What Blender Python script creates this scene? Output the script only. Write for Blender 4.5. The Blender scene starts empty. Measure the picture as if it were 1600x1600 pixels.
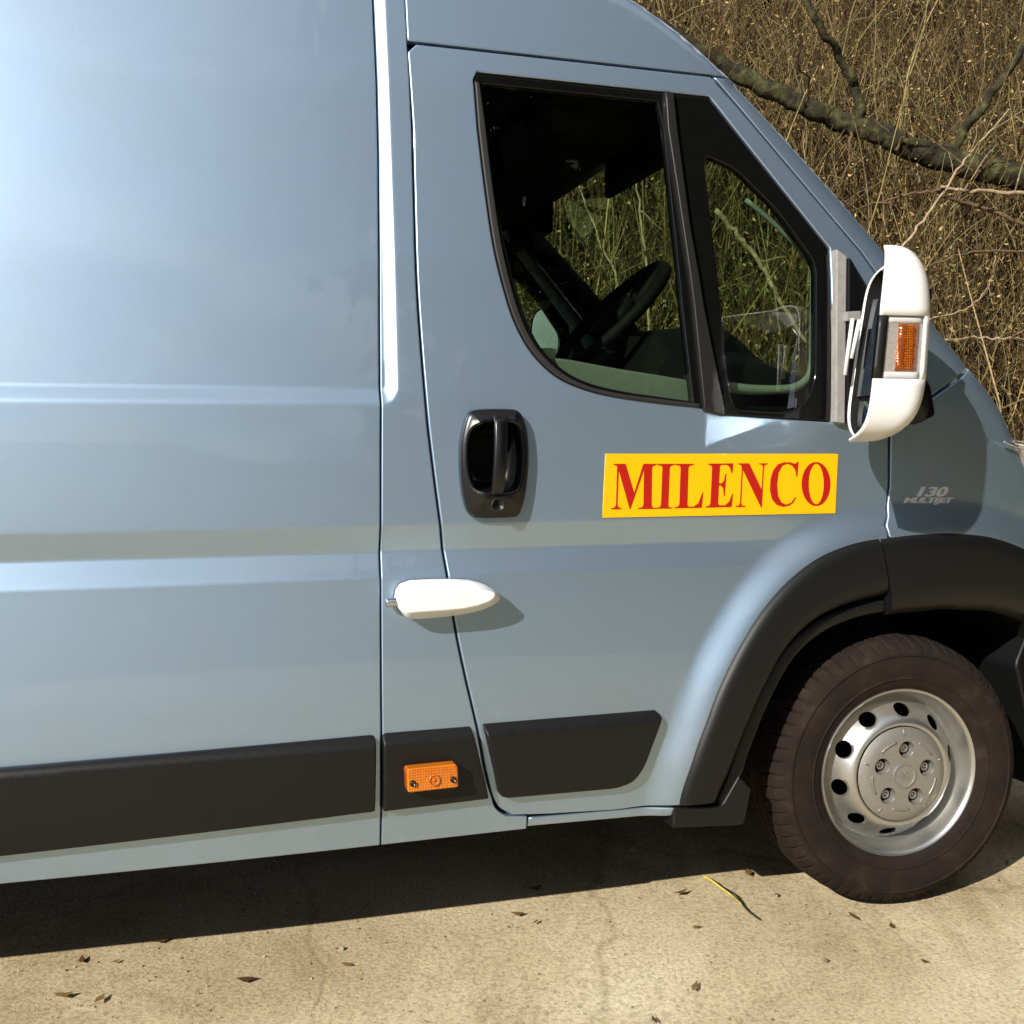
import bpy, math, random
import numpy as np
from mathutils import Vector, Matrix
from mathutils import noise as mnoise
from mathutils.geometry import delaunay_2d_cdt

sc = bpy.context.scene
random.seed(7)
RNG = np.random.default_rng(11)

# ------------------------------------------------------------------ camera, sky, sun, exposure
YAW, PITCH, FPX = math.radians(16.906), math.radians(3.823), 1650.0
CAM = np.array([0.0, -2.243, 1.207])
cam_d = bpy.data.cameras.new('camera'); cam_o = bpy.data.objects.new('camera', cam_d)
sc.collection.objects.link(cam_o); sc.camera = cam_o
cam_d.sensor_width = 36.0; cam_d.lens = 36.0 * FPX / 1600.0
cam_d.clip_start = 0.05; cam_d.clip_end = 2000
cam_o.location = CAM
cam_o.rotation_euler = (math.pi / 2 - PITCH, 0, -YAW)

SUN = np.array([-1.33, -1.0, 0.94]); SUN /= np.linalg.norm(SUN)          # towards the sun
sun_el = math.asin(SUN[2]); sun_az = math.atan2(SUN[0], SUN[1])
world = bpy.data.worlds.new('World'); sc.world = world; world.use_nodes = True
wn = world.node_tree; wl = wn.links
bg = wn.nodes['Background']; bg.inputs['Strength'].default_value = 0.05
sky = wn.nodes.new('ShaderNodeTexSky'); sky.sky_type = 'NISHITA'; sky.sun_disc = False
sky.sun_elevation = sun_el; sky.sun_rotation = sun_az
sky.air_density = 0.7; sky.dust_density = 0.3; sky.ozone_density = 1.5
# scattered fair-weather cloud, the same all round the sky
wtc = wn.nodes.new('ShaderNodeTexCoord'); wmap = wn.nodes.new('ShaderNodeMapping')
wmap.inputs['Scale'].default_value = (1.0, 1.0, 0.0); wmap.inputs['Location'].default_value = (0.4, 0.2, 0.0)
wno = wn.nodes.new('ShaderNodeTexNoise'); wno.inputs['Scale'].default_value = 1.5
wno.inputs['Detail'].default_value = 8; wno.inputs['Roughness'].default_value = 0.58
wramp = wn.nodes.new('ShaderNodeValToRGB')
wramp.color_ramp.elements[0].position = 0.43; wramp.color_ramp.elements[1].position = 0.58
wramp.color_ramp.elements[1].color = (0.8, 0.8, 0.8, 1)
wmix = wn.nodes.new('ShaderNodeMixRGB'); wmix.inputs[2].default_value = (13.5, 13.7, 14.0, 1)
wsep = wn.nodes.new('ShaderNodeSeparateXYZ'); wadd = wn.nodes.new('ShaderNodeMath'); wadd.operation = 'ADD'; wadd.inputs[1].default_value = 0.16
wmx = wn.nodes.new('ShaderNodeMath'); wmx.operation = 'MAXIMUM'; wmx.inputs[1].default_value = 0.0
wdv = wn.nodes.new('ShaderNodeVectorMath'); wdv.operation = 'DIVIDE'; wcb = wn.nodes.new('ShaderNodeCombineXYZ')
wl.new(wtc.outputs['Generated'], wsep.inputs[0]); wl.new(wsep.outputs['Z'], wmx.inputs[0]); wl.new(wmx.outputs[0], wadd.inputs[0])
for k in range(3): wl.new(wadd.outputs[0], wcb.inputs[k])
wl.new(wtc.outputs['Generated'], wdv.inputs[0]); wl.new(wcb.outputs[0], wdv.inputs[1]); wl.new(wdv.outputs[0], wmap.inputs[0]); wl.new(wmap.outputs[0], wno.inputs['Vector'])
wl.new(wno.outputs['Fac'], wramp.inputs[0]); wl.new(wramp.outputs[0], wmix.inputs[0])
wl.new(sky.outputs[0], wmix.inputs[1]); wl.new(wmix.outputs[0], bg.inputs['Color'])

sun_d = bpy.data.lights.new('sun', 'SUN'); sun_o = bpy.data.objects.new('sun', sun_d)
sc.collection.objects.link(sun_o)
sun_d.energy = 5.0; sun_d.angle = math.radians(0.5); sun_d.color = (1.0, 0.955, 0.87)
sun_o.rotation_euler = Vector(SUN).to_track_quat('Z', 'Y').to_euler()

sc.view_settings.view_transform = 'Standard'; sc.view_settings.look = 'None'
sc.view_settings.gamma = 1.0; sc.view_settings.use_curve_mapping = False
sc.view_settings.exposure = 0.55
sc.render.engine = 'CYCLES'
sc.cycles.max_bounces = 10; sc.cycles.transparent_max_bounces = 16
sc.cycles.sample_clamp_indirect = 0.0; sc.cycles.blur_glossy = 0.0
sc.cycles.use_guiding = True; sc.cycles.guiding_training_samples = 128
sc.cycles.use_denoising = True

# ------------------------------------------------------------------ camera geometry helpers (pixel of the 1600 px picture -> point)
_fw = np.array([math.sin(YAW) * math.cos(PITCH), math.cos(YAW) * math.cos(PITCH), -math.sin(PITCH)])
_rt = np.array([math.cos(YAW), -math.sin(YAW), 0.0]); _up = np.cross(_rt, _fw)

def ray(px, py):
    return _rt * ((px - 800) / FPX) - _up * ((py - 800) / FPX) + _fw

def at(px, py, y):
    d = ray(px, py); return CAM + d * ((y - CAM[1]) / d[1])

def at_ground(px, py, z=0.0):
    d = ray(px, py); return CAM + d * ((z - CAM[2]) / d[2])

def sstep(a, b, v):
    t = np.clip((np.asarray(v, float) - a) / (b - a), 0, 1); return t * t * (3 - 2 * t)

# ------------------------------------------------------------------ shape of the van's side:  y = S(x, z)
_pz = np.array([0.20, 0.30, 0.36, 0.45, 0.56, 0.66, 0.915, 1.03, 1.30, 1.60, 2.00, 2.30, 2.60])
_py = np.array([0.050, 0.012, 0.002, -0.013, -0.017, -0.015, 0.000, 0.000, 0.012, 0.042, 0.100, 0.160, 0.240])
_zz = np.linspace(0.2, 2.6, 1201)
_yy = np.interp(_zz, _pz, _py)
_k = np.hanning(41); _k /= _k.sum()
_yy = np.convolve(np.pad(_yy, 20, mode='edge'), _k, 'valid')
HUB = np.array([1.730, 0.355])

def base(z):
    return np.interp(z, _zz, _yy)

def vgroove(z):
    # shallow pressed line: a face looking down above a face looking up
    a, m, b, dep = 1.026, 0.970, 0.912, 0.0135
    xs = np.array([a + .05, a + .004, a - .004, m + .004, m - .003, b + .016, b - .012, b - .06])
    t = np.where(z > m, (a - z) / (a - m), (z - b) / (m - b))
    t = np.clip(t, 0, 1)
    return dep * t

_gz = np.linspace(0.85, 1.08, 1151)
_gv = vgroove(_gz); _kg = np.hanning(45); _kg /= _kg.sum()
_gv = np.convolve(np.pad(_gv, 22, mode='edge'), _kg, 'valid')

ARCH_OUT_PX = [(1062, 1252), (1075, 1200), (1098, 1130), (1130, 1050), (1158, 1000), (1190, 952), (1230, 908), (1280, 870), (1335, 848), (1392, 839), (1450, 833), (1520, 834), (1600, 849), (1680, 885)]
ARCH_IN_PX = [(1124, 1255), (1142, 1210), (1166, 1140), (1200, 1065), (1222, 1025), (1246, 996), (1285, 966), (1335, 945), (1390, 933), (1450, 928), (1530, 930), (1600, 940), (1690, 985)]

def _polar(pts):
    w = np.array([at(p[0], p[1], -0.03) for p in pts])
    dx, dz = w[:, 0] - HUB[0], w[:, 2] - HUB[1]
    th = np.arctan2(dz, -dx); r = np.hypot(dx, dz)          # 0 = towards the rear, pi/2 = straight up
    return th, r

_to, _ro = _polar(ARCH_OUT_PX); _ti, _ri = _polar(ARCH_IN_PX)
_tt = np.linspace(-0.2, 2.6, 561)
def _smooth(v, n):
    k = np.hanning(n); k /= k.sum(); return np.convolve(np.pad(v, n // 2, mode='edge'), k, 'valid')
_rro = _smooth(np.interp(_tt, _to, _ro), 41); _rri = _smooth(np.interp(_tt, _ti, _ri), 41)
def r_out(t): return np.interp(t, _tt, _rro)
def r_in(t): return np.interp(t, _tt, _rri)

def ramp3(t):
    # straight ramp with short eased ends
    t = np.clip(t, 0, 1); k = 0.22
    a = t * t / (2 * k); b = t - k / 2; c = (1 - k) - (1 - t) ** 2 / (2 * k)
    return np.where(t < k, a, np.where(t > 1 - k, c, b)) / (1 - k)

def recess_sdf(x, z):
    # distance into the pressed panel behind the door (rounded corner), positive inside
    ex, ez, rad = 0.432, 1.283, 0.05
    dx, dz = (ex - x) * 1.4, z - ez
    inn = np.minimum(dx, dz)
    cx, cz = rad - dx, rad - dz
    corner = rad - np.hypot(np.maximum(cx, 0), np.maximum(cz, 0))
    return np.where((cx > 0) & (cz > 0), corner, inn)

def nose(x): return 0.34 * np.clip(np.asarray(x, float) - 1.68, 0, 0.9) ** 2     # the front end turns in

def S(x, z):
    x = np.asarray(x, float); z = np.asarray(z, float)
    y = base(z)
    y = y + np.interp(z, _gz, _gv, 0, 0) * (1 - sstep(1.12, 1.50, x))
    y = y + 0.016 * ramp3(recess_sdf(x, z) / 0.040)
    y = y + nose(x) + 0.030 * np.maximum(0.4 - x, 0) ** 2
    dx, dz = x - HUB[0], z - HUB[1]
    th = np.arctan2(dz, -dx); r = np.hypot(dx, dz)
    d = r - r_out(th)
    y = y - 0.026 * (1 - sstep(-0.01, 0.085, d)) * sstep(-0.15, 0.0, th)
    return y

def hit(px, py, off=0.0):
    y = 0.0
    for _ in range(24):
        w = at(px, py, y); y = 0.55 * y + 0.45 * min(0.5, float(S(w[0], w[2])) + off)
    w = at(px, py, y); return np.array([w[0], w[2]])

def hits(pts, off=0.0): return [tuple(hit(p[0], p[1], off)) for p in pts]

# ------------------------------------------------------------------ materials
def new_mat(name):
    m = bpy.data.materials.new(name); m.use_nodes = True
    return m, m.node_tree, m.node_tree.nodes['Principled BSDF']

def setp(b, **kw):
    names = dict(col='Base Color', metal='Metallic', rough='Roughness', coat='Coat Weight', coatr='Coat Roughness', spec='Specular IOR Level', trans='Transmission Weight', ior='IOR', sheen='Sheen Weight', sub='Subsurface Weight', alpha='Alpha')
    for k, v in kw.items():
        b.inputs[names[k]].default_value = (*v, 1) if isinstance(v, tuple) else v

def tex(nt, kind, coord='Object', scale=5.0, **kw):
    tc = nt.nodes.new('ShaderNodeTexCoord'); t = nt.nodes.new(kind)
    nt.links.new(tc.outputs[coord], t.inputs['Vector'])
    if 'Scale' in t.inputs: t.inputs['Scale'].default_value = scale
    for k, v in kw.items(): t.inputs[k].default_value = v
    return t

def ramp(nt, src, stops):
    r = nt.nodes.new('ShaderNodeValToRGB'); e = r.color_ramp.elements
    while len(e) > 1: e.remove(e[-1])
    e[0].position = stops[0][0]; e[0].color = (*stops[0][1], 1)
    for p, c in stops[1:]:
        n = e.new(p); n.color = (*c, 1)
    nt.links.new(src, r.inputs[0]); return r

def bump(nt, b, src, strength=0.2, dist=0.002):
    bp = nt.nodes.new('ShaderNodeBump'); bp.inputs['Strength'].default_value = strength; bp.inputs['Distance'].default_value = dist
    nt.links.new(src, bp.inputs['Height']); nt.links.new(bp.outputs[0], b.inputs['Normal']); return bp

def simple(name, col, rough=0.5, metal=0.0, coat=0.0, noise=0.0, nscale=40.0, spec=0.5, bmp=0.0, coatr=0.03):
    m, nt, b = new_mat(name); setp(b, col=col, rough=rough, metal=metal, coat=coat, spec=spec, coatr=coatr)
    t = tex(nt, 'ShaderNodeTexNoise', scale=nscale, Detail=6.0)
    if noise:
        lo = tuple(c * (1 - noise) for c in col); hi = tuple(min(1, c * (1 + noise)) for c in col)
        r = ramp(nt, t.outputs['Fac'], [(0.3, lo), (0.7, hi)]); nt.links.new(r.outputs[0], b.inputs['Base Color'])
    if bmp: bump(nt, b, t.outputs['Fac'], bmp, 0.001)
    return m

M = {}
def make_paint():
    m, nt, b = new_mat('metallic_blue_paint')
    setp(b, metal=0.88, rough=0.475, coat=1.0, coatr=0.02)
    fl = tex(nt, 'ShaderNodeTexVoronoi', scale=1400.0)
    r = ramp(nt, fl.outputs['Color'], [(0.0, (0.275, 0.385, 0.520)), (1.0, (0.365, 0.480, 0.615))])
    # faint road film low down and in soft blotches
    dn = tex(nt, 'ShaderNodeTexNoise', scale=6.0, Detail=7.0, Roughness=0.6)
    dr = ramp(nt, dn.outputs['Fac'], [(0.42, (0, 0, 0)), (0.8, (0.16, 0.16, 0.16))])
    mx = nt.nodes.new('ShaderNodeMixRGB'); mx.inputs[2].default_value = (0.36, 0.36, 0.34, 1)
    nt.links.new(dr.outputs[0], mx.inputs[0]); nt.links.new(r.outputs[0], mx.inputs[1]); nt.links.new(mx.outputs[0], b.inputs['Base Color'])
    return m
M['paint'] = make_paint()
M['plastic'] = simple('black_textured_plastic', (0.0042, 0.0043, 0.0046), rough=0.48, noise=0.18, nscale=900, bmp=0.25, spec=0.34)
M['trim'] = simple('dark_trim_plastic', (0.012, 0.0115, 0.011), rough=0.45, noise=0.15, nscale=500, bmp=0.12, spec=0.3)
M['gloss_black'] = simple('black_smooth_plastic', (0.0035, 0.0035, 0.004), rough=0.30, noise=0.1)
M['frit'] = simple('black_glass_border', (0.004, 0.004, 0.004), rough=0.08, noise=0.1)
M['rubber'] = simple('seal_rubber', (0.012, 0.011, 0.011), rough=0.6, noise=0.2, nscale=200)
M['greyedge'] = simple('grey_plastic', (0.24, 0.23, 0.22), rough=0.6, noise=0.12, nscale=60)  # plain grey with slight random tone
M['white'] = simple('white_plastic', (0.70, 0.70, 0.69), rough=0.34, noise=0.05, nscale=14, coat=0.3)
M['mirror'] = simple('mirror_glass', (0.86, 0.88, 0.88), rough=0.01, metal=1.0)
M['chrome'] = simple('chrome', (0.62, 0.62, 0.62), rough=0.10, metal=1.0, noise=0.05)
M['badge'] = simple('badge_metal', (0.80, 0.80, 0.79), rough=0.35, metal=0.45)
M['dark'] = simple('black_underside_and_shade', (0.006, 0.006, 0.006), rough=0.9, noise=0.3, nscale=20, spec=0.1)
M['cabin'] = simple('cabin_black_plastic', (0.004, 0.004, 0.0045), rough=0.7, noise=0.2, nscale=80, spec=0.15)
M['seat'] = simple('seat_cloth', (0.007, 0.007, 0.008), rough=0.95, noise=0.3, nscale=300, spec=0.1)
M['headliner'] = simple('roof_lining', (0.008, 0.008, 0.009), rough=0.95, noise=0.2, nscale=200, spec=0.1)
M['greytrim'] = simple('light_grey_cabin_trim', (0.17, 0.175, 0.165), rough=0.6, noise=0.06, nscale=60)
M['yellow'] = simple('yellow_vinyl', (0.80, 0.40, 0.0), rough=0.4, noise=0.02, nscale=30)
M['red'] = simple('red_vinyl', (0.36, 0.008, 0.004), rough=0.38, noise=0.03, nscale=30)
M['silver'] = simple('silver_wheel_paint', (0.50, 0.50, 0.49), rough=0.33, metal=0.92, noise=0.06, nscale=300, coat=0.4, coatr=0.1)
M['cap'] = simple('silver_cap_plastic', (0.25, 0.24, 0.215), rough=0.42, metal=0.55, noise=0.08, nscale=200)
M['steel'] = simple('bolt_steel', (0.35, 0.35, 0.36), rough=0.3, metal=0.9)
M['lens_back'] = simple('silver_lamp_back', (0.55, 0.52, 0.48), rough=0.35, metal=0.35, noise=0.15, nscale=150)
M['lampgrey'] = simple('lamp_reflector', (0.45, 0.44, 0.42), rough=0.25, metal=0.9)

def make_tyre():
    m, nt, b = new_mat('dusty_tyre_rubber'); setp(b, rough=0.85, spec=0.12)
    n = tex(nt, 'ShaderNodeTexNoise', scale=14.0, Detail=9.0, Roughness=0.7)
    r = ramp(nt, n.outputs['Fac'], [(0.30, (0.010, 0.0072, 0.006)), (0.55, (0.017, 0.0115, 0.0095)), (0.82, (0.040, 0.028, 0.021))])
    nt.links.new(r.outputs[0], b.inputs['Base Color'])
    n2 = tex(nt, 'ShaderNodeTexNoise', scale=260.0, Detail=4.0); bump(nt, b, n2.outputs['Fac'], 0.35, 0.001)
    return m
M['tyre'] = make_tyre()

def make_glass(name, tint, refl=1.0):
    m = bpy.data.materials.new(name); m.use_nodes = True; nt = m.node_tree; nt.nodes.clear()
    o = nt.nodes.new('ShaderNodeOutputMaterial'); tr = nt.nodes.new('ShaderNodeBsdfTransparent'); gl = nt.nodes.new('ShaderNodeBsdfGlossy')
    tr.inputs[0].default_value = (*tint, 1); gl.inputs['Roughness'].default_value = 0.0; gl.inputs[0].default_value = (refl, refl, refl, 1)
    lw = nt.nodes.new('ShaderNodeLayerWeight'); pw = nt.nodes.new('ShaderNodeMath'); pw.operation = 'POWER'; pw.inputs[1].default_value = 5.0
    fr = nt.nodes.new('ShaderNodeMath'); fr.operation = 'MULTIPLY_ADD'; fr.inputs[1].default_value = 0.88; fr.inputs[2].default_value = 0.12
    nt.links.new(lw.outputs['Facing'], pw.inputs[0]); nt.links.new(pw.outputs[0], fr.inputs[0])
    mx = nt.nodes.new('ShaderNodeMixShader')
    nt.links.new(fr.outputs[0], mx.inputs[0]); nt.links.new(tr.outputs[0], mx.inputs[1]); nt.links.new(gl.outputs[0], mx.inputs[2]); nt.links.new(mx.outputs[0], o.inputs[0])
    return m
M['glass'] = make_glass('green_tinted_glass', (0.62, 0.76, 0.60))
M['screen'] = make_glass('windscreen_glass', (0.74, 0.84, 0.70))
M['clear'] = make_glass('clear_lens', (0.93, 0.93, 0.93))

def make_amber():
    m, nt, b = new_mat('amber_lens'); setp(b, col=(0.6, 0.15, 0.004), rough=0.15, coat=0.6)
    b.inputs['Subsurface Weight'].default_value = 0.0
    v = tex(nt, 'ShaderNodeTexVoronoi', scale=170.0); v.inputs['Randomness'].default_value = 0.15
    r = ramp(nt, v.outputs['Distance'], [(0.0, (0.80, 0.29, 0.012)), (0.3, (0.55, 0.15, 0.004)), (0.6, (0.40, 0.085, 0.002))])
    nt.links.new(r.outputs[0], b.inputs['Base Color']); bump(nt, b, v.outputs['Distance'], 0.15, 0.001)
    return m
M['amber'] = make_amber()

def make_indicator():
    m, nt, b = new_mat('ribbed_amber_reflector'); setp(b, rough=0.18, coat=0.8, metal=0.35)
    w = tex(nt, 'ShaderNodeTexVoronoi', scale=190.0); w.inputs['Randomness'].default_value = 0.25
    r = ramp(nt, w.outputs['Distance'], [(0.0, (0.95, 0.55, 0.25)), (0.18, (0.75, 0.22, 0.02)), (0.5, (0.30, 0.06, 0.004))]); nt.links.new(r.outputs[0], b.inputs['Base Color']); bump(nt, b, w.outputs['Distance'], 0.6, 0.002)
    return m
M['indicator'] = make_indicator()
# ------------------------------------------------------------------ object helpers
def link(o, parent=None):
    sc.collection.objects.link(o)
    if parent is not None: o.parent = parent
    return o

def empty(name, loc=(0, 0, 0), parent=None):
    o = bpy.data.objects.new(name, None); o.location = loc; o.empty_display_size = 0.1
    return link(o, parent)

def tag(o, label, cat=None, group=None, kind=None):
    if label: o['label'] = label
    if cat: o['category'] = cat
    if group: o['group'] = group
    if kind: o['kind'] = kind
    return o

def mesh(name, v, f, mat, parent=None, smooth=True, normals=None, angle=None):
    me = bpy.data.meshes.new(name)
    me.from_pydata([tuple(map(float, p)) for p in v], [], [tuple(int(i) for i in q) for q in f])
    me.update()
    if mat is not None: me.materials.append(mat)
    if smooth: me.polygons.foreach_set('use_smooth', [True] * len(me.polygons))
    if normals is not None: me.normals_split_custom_set_from_vertices([tuple(map(float, n)) for n in normals])
    elif angle is not None: me.set_sharp_from_angle(angle=angle)
    o = bpy.data.objects.new(name, me)
    return link(o, parent)

def in_poly(P, poly):
    P = np.asarray(P); poly = np.asarray(poly); x, y = P[:, 0], P[:, 1]
    c = np.zeros(len(P), bool); j = len(poly) - 1
    for i in range(len(poly)):
        xi, yi = poly[i]; xj, yj = poly[j]
        if yi != yj:
            k = ((yi > y) != (yj > y)) & (x < (xj - xi) * (y - yi) / (yj - yi) + xi); c ^= k
        j = i
    return c

def seg_dist(P, poly):
    P = np.asarray(P); a = np.asarray(poly); b = np.roll(a, -1, 0)
    d = np.full(len(P), 1e9)
    for p, q in zip(a, b):
        e = q - p; L = (e @ e) or 1e-12
        t = np.clip(((P - p) @ e) / L, 0, 1)
        d = np.minimum(d, np.hypot(*(P - p - t[:, None] * e).T))
    return d

def area2(poly):
    p = np.asarray(poly); q = np.roll(p, -1, 0); return 0.5 * np.sum(p[:, 0] * q[:, 1] - q[:, 0] * p[:, 1])

def resample(poly, step, closed=True):
    p = np.asarray(poly, float); out = []
    n = len(p)
    for i in range(n if closed else n - 1):
        a, b = p[i], p[(i + 1) % n]; L = np.hypot(*(b - a)) if len(a) == 2 else np.linalg.norm(b - a)
        if L < 1e-6: continue
        k = max(1, int(math.ceil(L / step)))
        for j in range(k): out.append(a + (b - a) * j / k)
    if not closed: out.append(p[-1])
    return np.array(out)

def crv(pts, n=6):
    # open Catmull-Rom through the points
    p = np.array(pts, float); p = np.vstack([2 * p[0] - p[1], p, 2 * p[-1] - p[-2]]); out = []
    for i in range(1, len(p) - 2):
        for j in range(n):
            t = j / n; a, b, c, d = p[i - 1], p[i], p[i + 1], p[i + 2]
            out.append(0.5 * ((2 * b) + (-a + c) * t + (2 * a - 5 * b + 4 * c - d) * t * t + (-a + 3 * b - 3 * c + d) * t ** 3))
    out.append(p[-2]); return [tuple(q) for q in out]

def rounded(poly, rad, n=5):
    # round the corners of a closed polygon
    p = np.array(poly, float); out = []; N = len(p)
    for i in range(N):
        a, b, c = p[i - 1], p[i], p[(i + 1) % N]
        u = a - b; v = c - b; lu, lv = np.linalg.norm(u), np.linalg.norm(v)
        r = min(rad[i] if hasattr(rad, '__len__') else rad, lu * .45, lv * .45)
        s, e = b + u / lu * r, b + v / lv * r
        for k in range(n + 1):
            t = k / n; out.append((1 - t) ** 2 * s + 2 * t * (1 - t) * b + t * t * e)
    return np.array(out)

def vnormals2(poly):
    p = np.asarray(poly); e = np.roll(p, -1, 0) - p; e /= (np.linalg.norm(e, axis=1)[:, None] + 1e-12)
    n = np.stack([e[:, 1], -e[:, 0]], 1)                       # outward for counter-clockwise
    m = n + np.roll(n, 1, 0); l = np.linalg.norm(m, axis=1)[:, None]; m = m / np.maximum(l, 1e-6)
    cosh = np.clip(np.sum(m * n, 1), 0.5, 1)[:, None]
    return m, m / cosh

def panel(name, outline, yf, mat, parent=None, step=0.03, roll=0.004, flange=0.02, holes=(), rows=(), cols=(), bstep=0.012, face=-1, extra=None):
    """Sheet y = yf(x, z) inside an (x, z) outline, with rolled edges and a returned flange. face=-1: looks towards -y."""
    V2, E = [], []; ringinfo = []
    loops = [(outline, 1)] + [(h, -1) for h in holes]
    polys = []
    for lp, sgn in loops:
        p = resample(lp, bstep)
        if area2(p) * sgn < 0: p = p[::-1]
        polys.append(p)
        out, mit = vnormals2(p)
        for t in (0.0, 0.3, 1.0):
            i0 = len(V2); q = p - mit * (roll * t)
            for k in range(len(q)):
                V2.append(q[k]); ringinfo.append((out[k], 1 - t)); E.append((i0 + k, i0 + (k + 1) % len(q)))
    o = polys[0]; x0, z0 = o.min(0); x1, z1 = o.max(0)
    xs = np.arange(x0 + step * .5, x1, step); zs = np.arange(z0 + step * .5, z1, step)
    zs = np.array(sorted(set(np.round(zs, 4)) | set(np.round([r for r in rows if z0 < r < z1], 4))))
    xs = np.array(sorted(set(np.round(xs, 4)) | set(np.round([r for r in cols if x0 < r < x1], 4))))
    if len(xs) and len(zs):
        G = np.stack(np.meshgrid(xs, zs), -1).reshape(-1, 2)
        if extra is not None:
            G = G[~extra[1](G)]; G = np.vstack([G, extra[0]])
        k = in_poly(G, polys[0])
        for h in polys[1:]: k &= ~in_poly(G, h)
        G = G[k]
        for p in polys:
            if len(G): G = G[seg_dist(G, p) > roll * 1.5 + 0.002]
        nring = len(V2)
        V2 += list(G)
    nring = len(ringinfo)
    vv, ee, ff, ov, oe, of = delaunay_2d_cdt([Vector((float(a[0]), float(a[1]))) for a in V2], E, [], 0, 1e-7)
    W = np.array([(v[0], v[1]) for v in vv]); F = np.array([list(f) for f in ff if len(f) == 3])
    cen = W[F].mean(1); k = in_poly(cen, polys[0])
    for h in polys[1:]: k &= ~in_poly(cen, h)
    F = F[k]
    X, Z = W[:, 0], W[:, 1]; Y = np.array(yf(X, Z), float)
    e = 0.0015
    fx = (yf(X + e, Z) - yf(X - e, Z)) / (2 * e); fz = (yf(X, Z + e) - yf(X, Z - e)) / (2 * e)
    N = np.stack([fx * -face, np.full(len(X), float(face)), fz * -face], 1); N /= np.linalg.norm(N, axis=1)[:, None]
    first = {}
    for i, src in enumerate(ov):
        for s in src:
            if s < nring:
                outn, q = ringinfo[s]
                Y[i] += -face * roll * (1 - math.sqrt(max(0, 1 - q * q)))
                N[i] = N[i] * math.sqrt(max(0, 1 - q * q)) + np.array([outn[0], 0, outn[1]]) * q
                N[i] /= np.linalg.norm(N[i]); first[s] = i; break
    P = [list(p) for p in np.stack([X, Y, Z], 1)]; NN = [tuple(n) for n in N]
    faces = []
    for a, b, c in F:
        # counter-clockwise in (x, z) faces -y
        ar = (W[b][0] - W[a][0]) * (W[c][1] - W[a][1]) - (W[c][0] - W[a][0]) * (W[b][1] - W[a][1])
        if (ar < 0) == (face < 0): a, b = b, a
        faces.append((a, b, c))
    if flange:
        s0 = 0
        for p in polys:
            n = len(p); ids = [first.get(s0 + k) for k in range(n)]
            new = []
            for k in range(n):
                i = ids[k]
                if i is None: new.append(None); continue
                P.append([P[i][0], P[i][1] - face * flange, P[i][2]]); NN.append((ringinfo[s0 + k][0][0], 0, ringinfo[s0 + k][0][1])); new.append(len(P) - 1)
            for k in range(n):
                j = (k + 1) % n
                if None in (ids[k], ids[j]) or ids[k] == ids[j]: continue
                q = (ids[j], ids[k], new[k], new[j])
                faces.append(q if face < 0 else q[::-1])
            s0 += 3 * n
    return mesh(name, P, faces, mat, parent, True, NN)

def tube(path, rad, seg=8, closed=False, caps=True):
    p = np.array(path, float); n = len(p); r = np.broadcast_to(np.array(rad, float), (n,))
    tg = np.roll(p, -1, 0) - np.roll(p, 1, 0) if closed else np.gradient(p, axis=0)
    tg /= np.linalg.norm(tg, axis=1)[:, None] + 1e-12
    u = np.cross(tg[0], [0.31, 0.22, 0.93]); u /= np.linalg.norm(u)
    V, F = [], []
    for i in range(n):
        u = u - tg[i] * (u @ tg[i]); u /= np.linalg.norm(u) + 1e-12; w = np.cross(tg[i], u)
        for k in range(seg):
            a = 2 * math.pi * k / seg; V.append(p[i] + r[i] * (u * math.cos(a) + w * math.sin(a)))
    for i in range(n if closed else n - 1):
        for k in range(seg):
            a, b = i * seg + k, i * seg + (k + 1) % seg; j = ((i + 1) % n) * seg
            F.append((a, b, j + (k + 1) % seg, j + k))
    if caps and not closed:
        F.append(tuple(range(seg))[::-1]); F.append(tuple((n - 1) * seg + k for k in range(seg)))
    return V, F

def box(c, s):
    x, y, z = c; a, b, d = s[0] / 2, s[1] / 2, s[2] / 2
    V = [(x + i * a, y + j * b, z + k * d) for k in (-1, 1) for j in (-1, 1) for i in (-1, 1)]
    return V, [(0, 2, 3, 1), (4, 5, 7, 6), (0, 1, 5, 4), (2, 6, 7, 3), (0, 4, 6, 2), (1, 3, 7, 5)]

def join(parts):
    V, F = [], []
    for v, f in parts:
        o = len(V); V += [tuple(p) for p in v]; F += [tuple(i + o for i in q) for q in f]
    return V, F

def bevel(o, w, seg=2):
    m = o.modifiers.new('bevel', 'BEVEL'); m.width = w; m.segments = seg; m.limit_method = 'ANGLE'; m.angle_limit = math.radians(35)
    m.harden_normals = False
    return o

def lathe(profile, n=96, closed_top=False):
    # profile of (r, off) about the y axis; off = distance inwards (+y)
    V, F = [], []
    m = len(profile)
    for i in range(n):
        a = 2 * math.pi * i / n
        for r, o in profile: V.append((r * math.cos(a), o, r * math.sin(a)))
    for i in range(n):
        j = (i + 1) % n
        for k in range(m - 1): F.append((i * m + k, i * m + k + 1, j * m + k + 1, j * m + k))
    return V, F

def extr(outline, y0, y1, mat, name, parent=None, yf=None, bev=0.0, smooth=False):
    """Solid from an (x, z) outline between depths y0 (outer) and y1 (inner), optionally riding on surface yf."""
    p = np.asarray(outline); p = p if area2(p) > 0 else p[::-1]; n = len(p)
    b = yf(p[:, 0], p[:, 1]) if yf is not None else np.zeros(n)
    V = [(p[i, 0], b[i] + y0, p[i, 1]) for i in range(n)] + [(p[i, 0], b[i] + y1, p[i, 1]) for i in range(n)]
    F = [tuple(range(n)), tuple(range(2 * n - 1, n - 1, -1))] + [(i, i + n, (i + 1) % n + n, (i + 1) % n) for i in range(n)]
    o = mesh(name, V, F, mat, parent, smooth, angle=math.radians(40) if smooth else None)
    if bev: bevel(o, bev)
    return o

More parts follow.
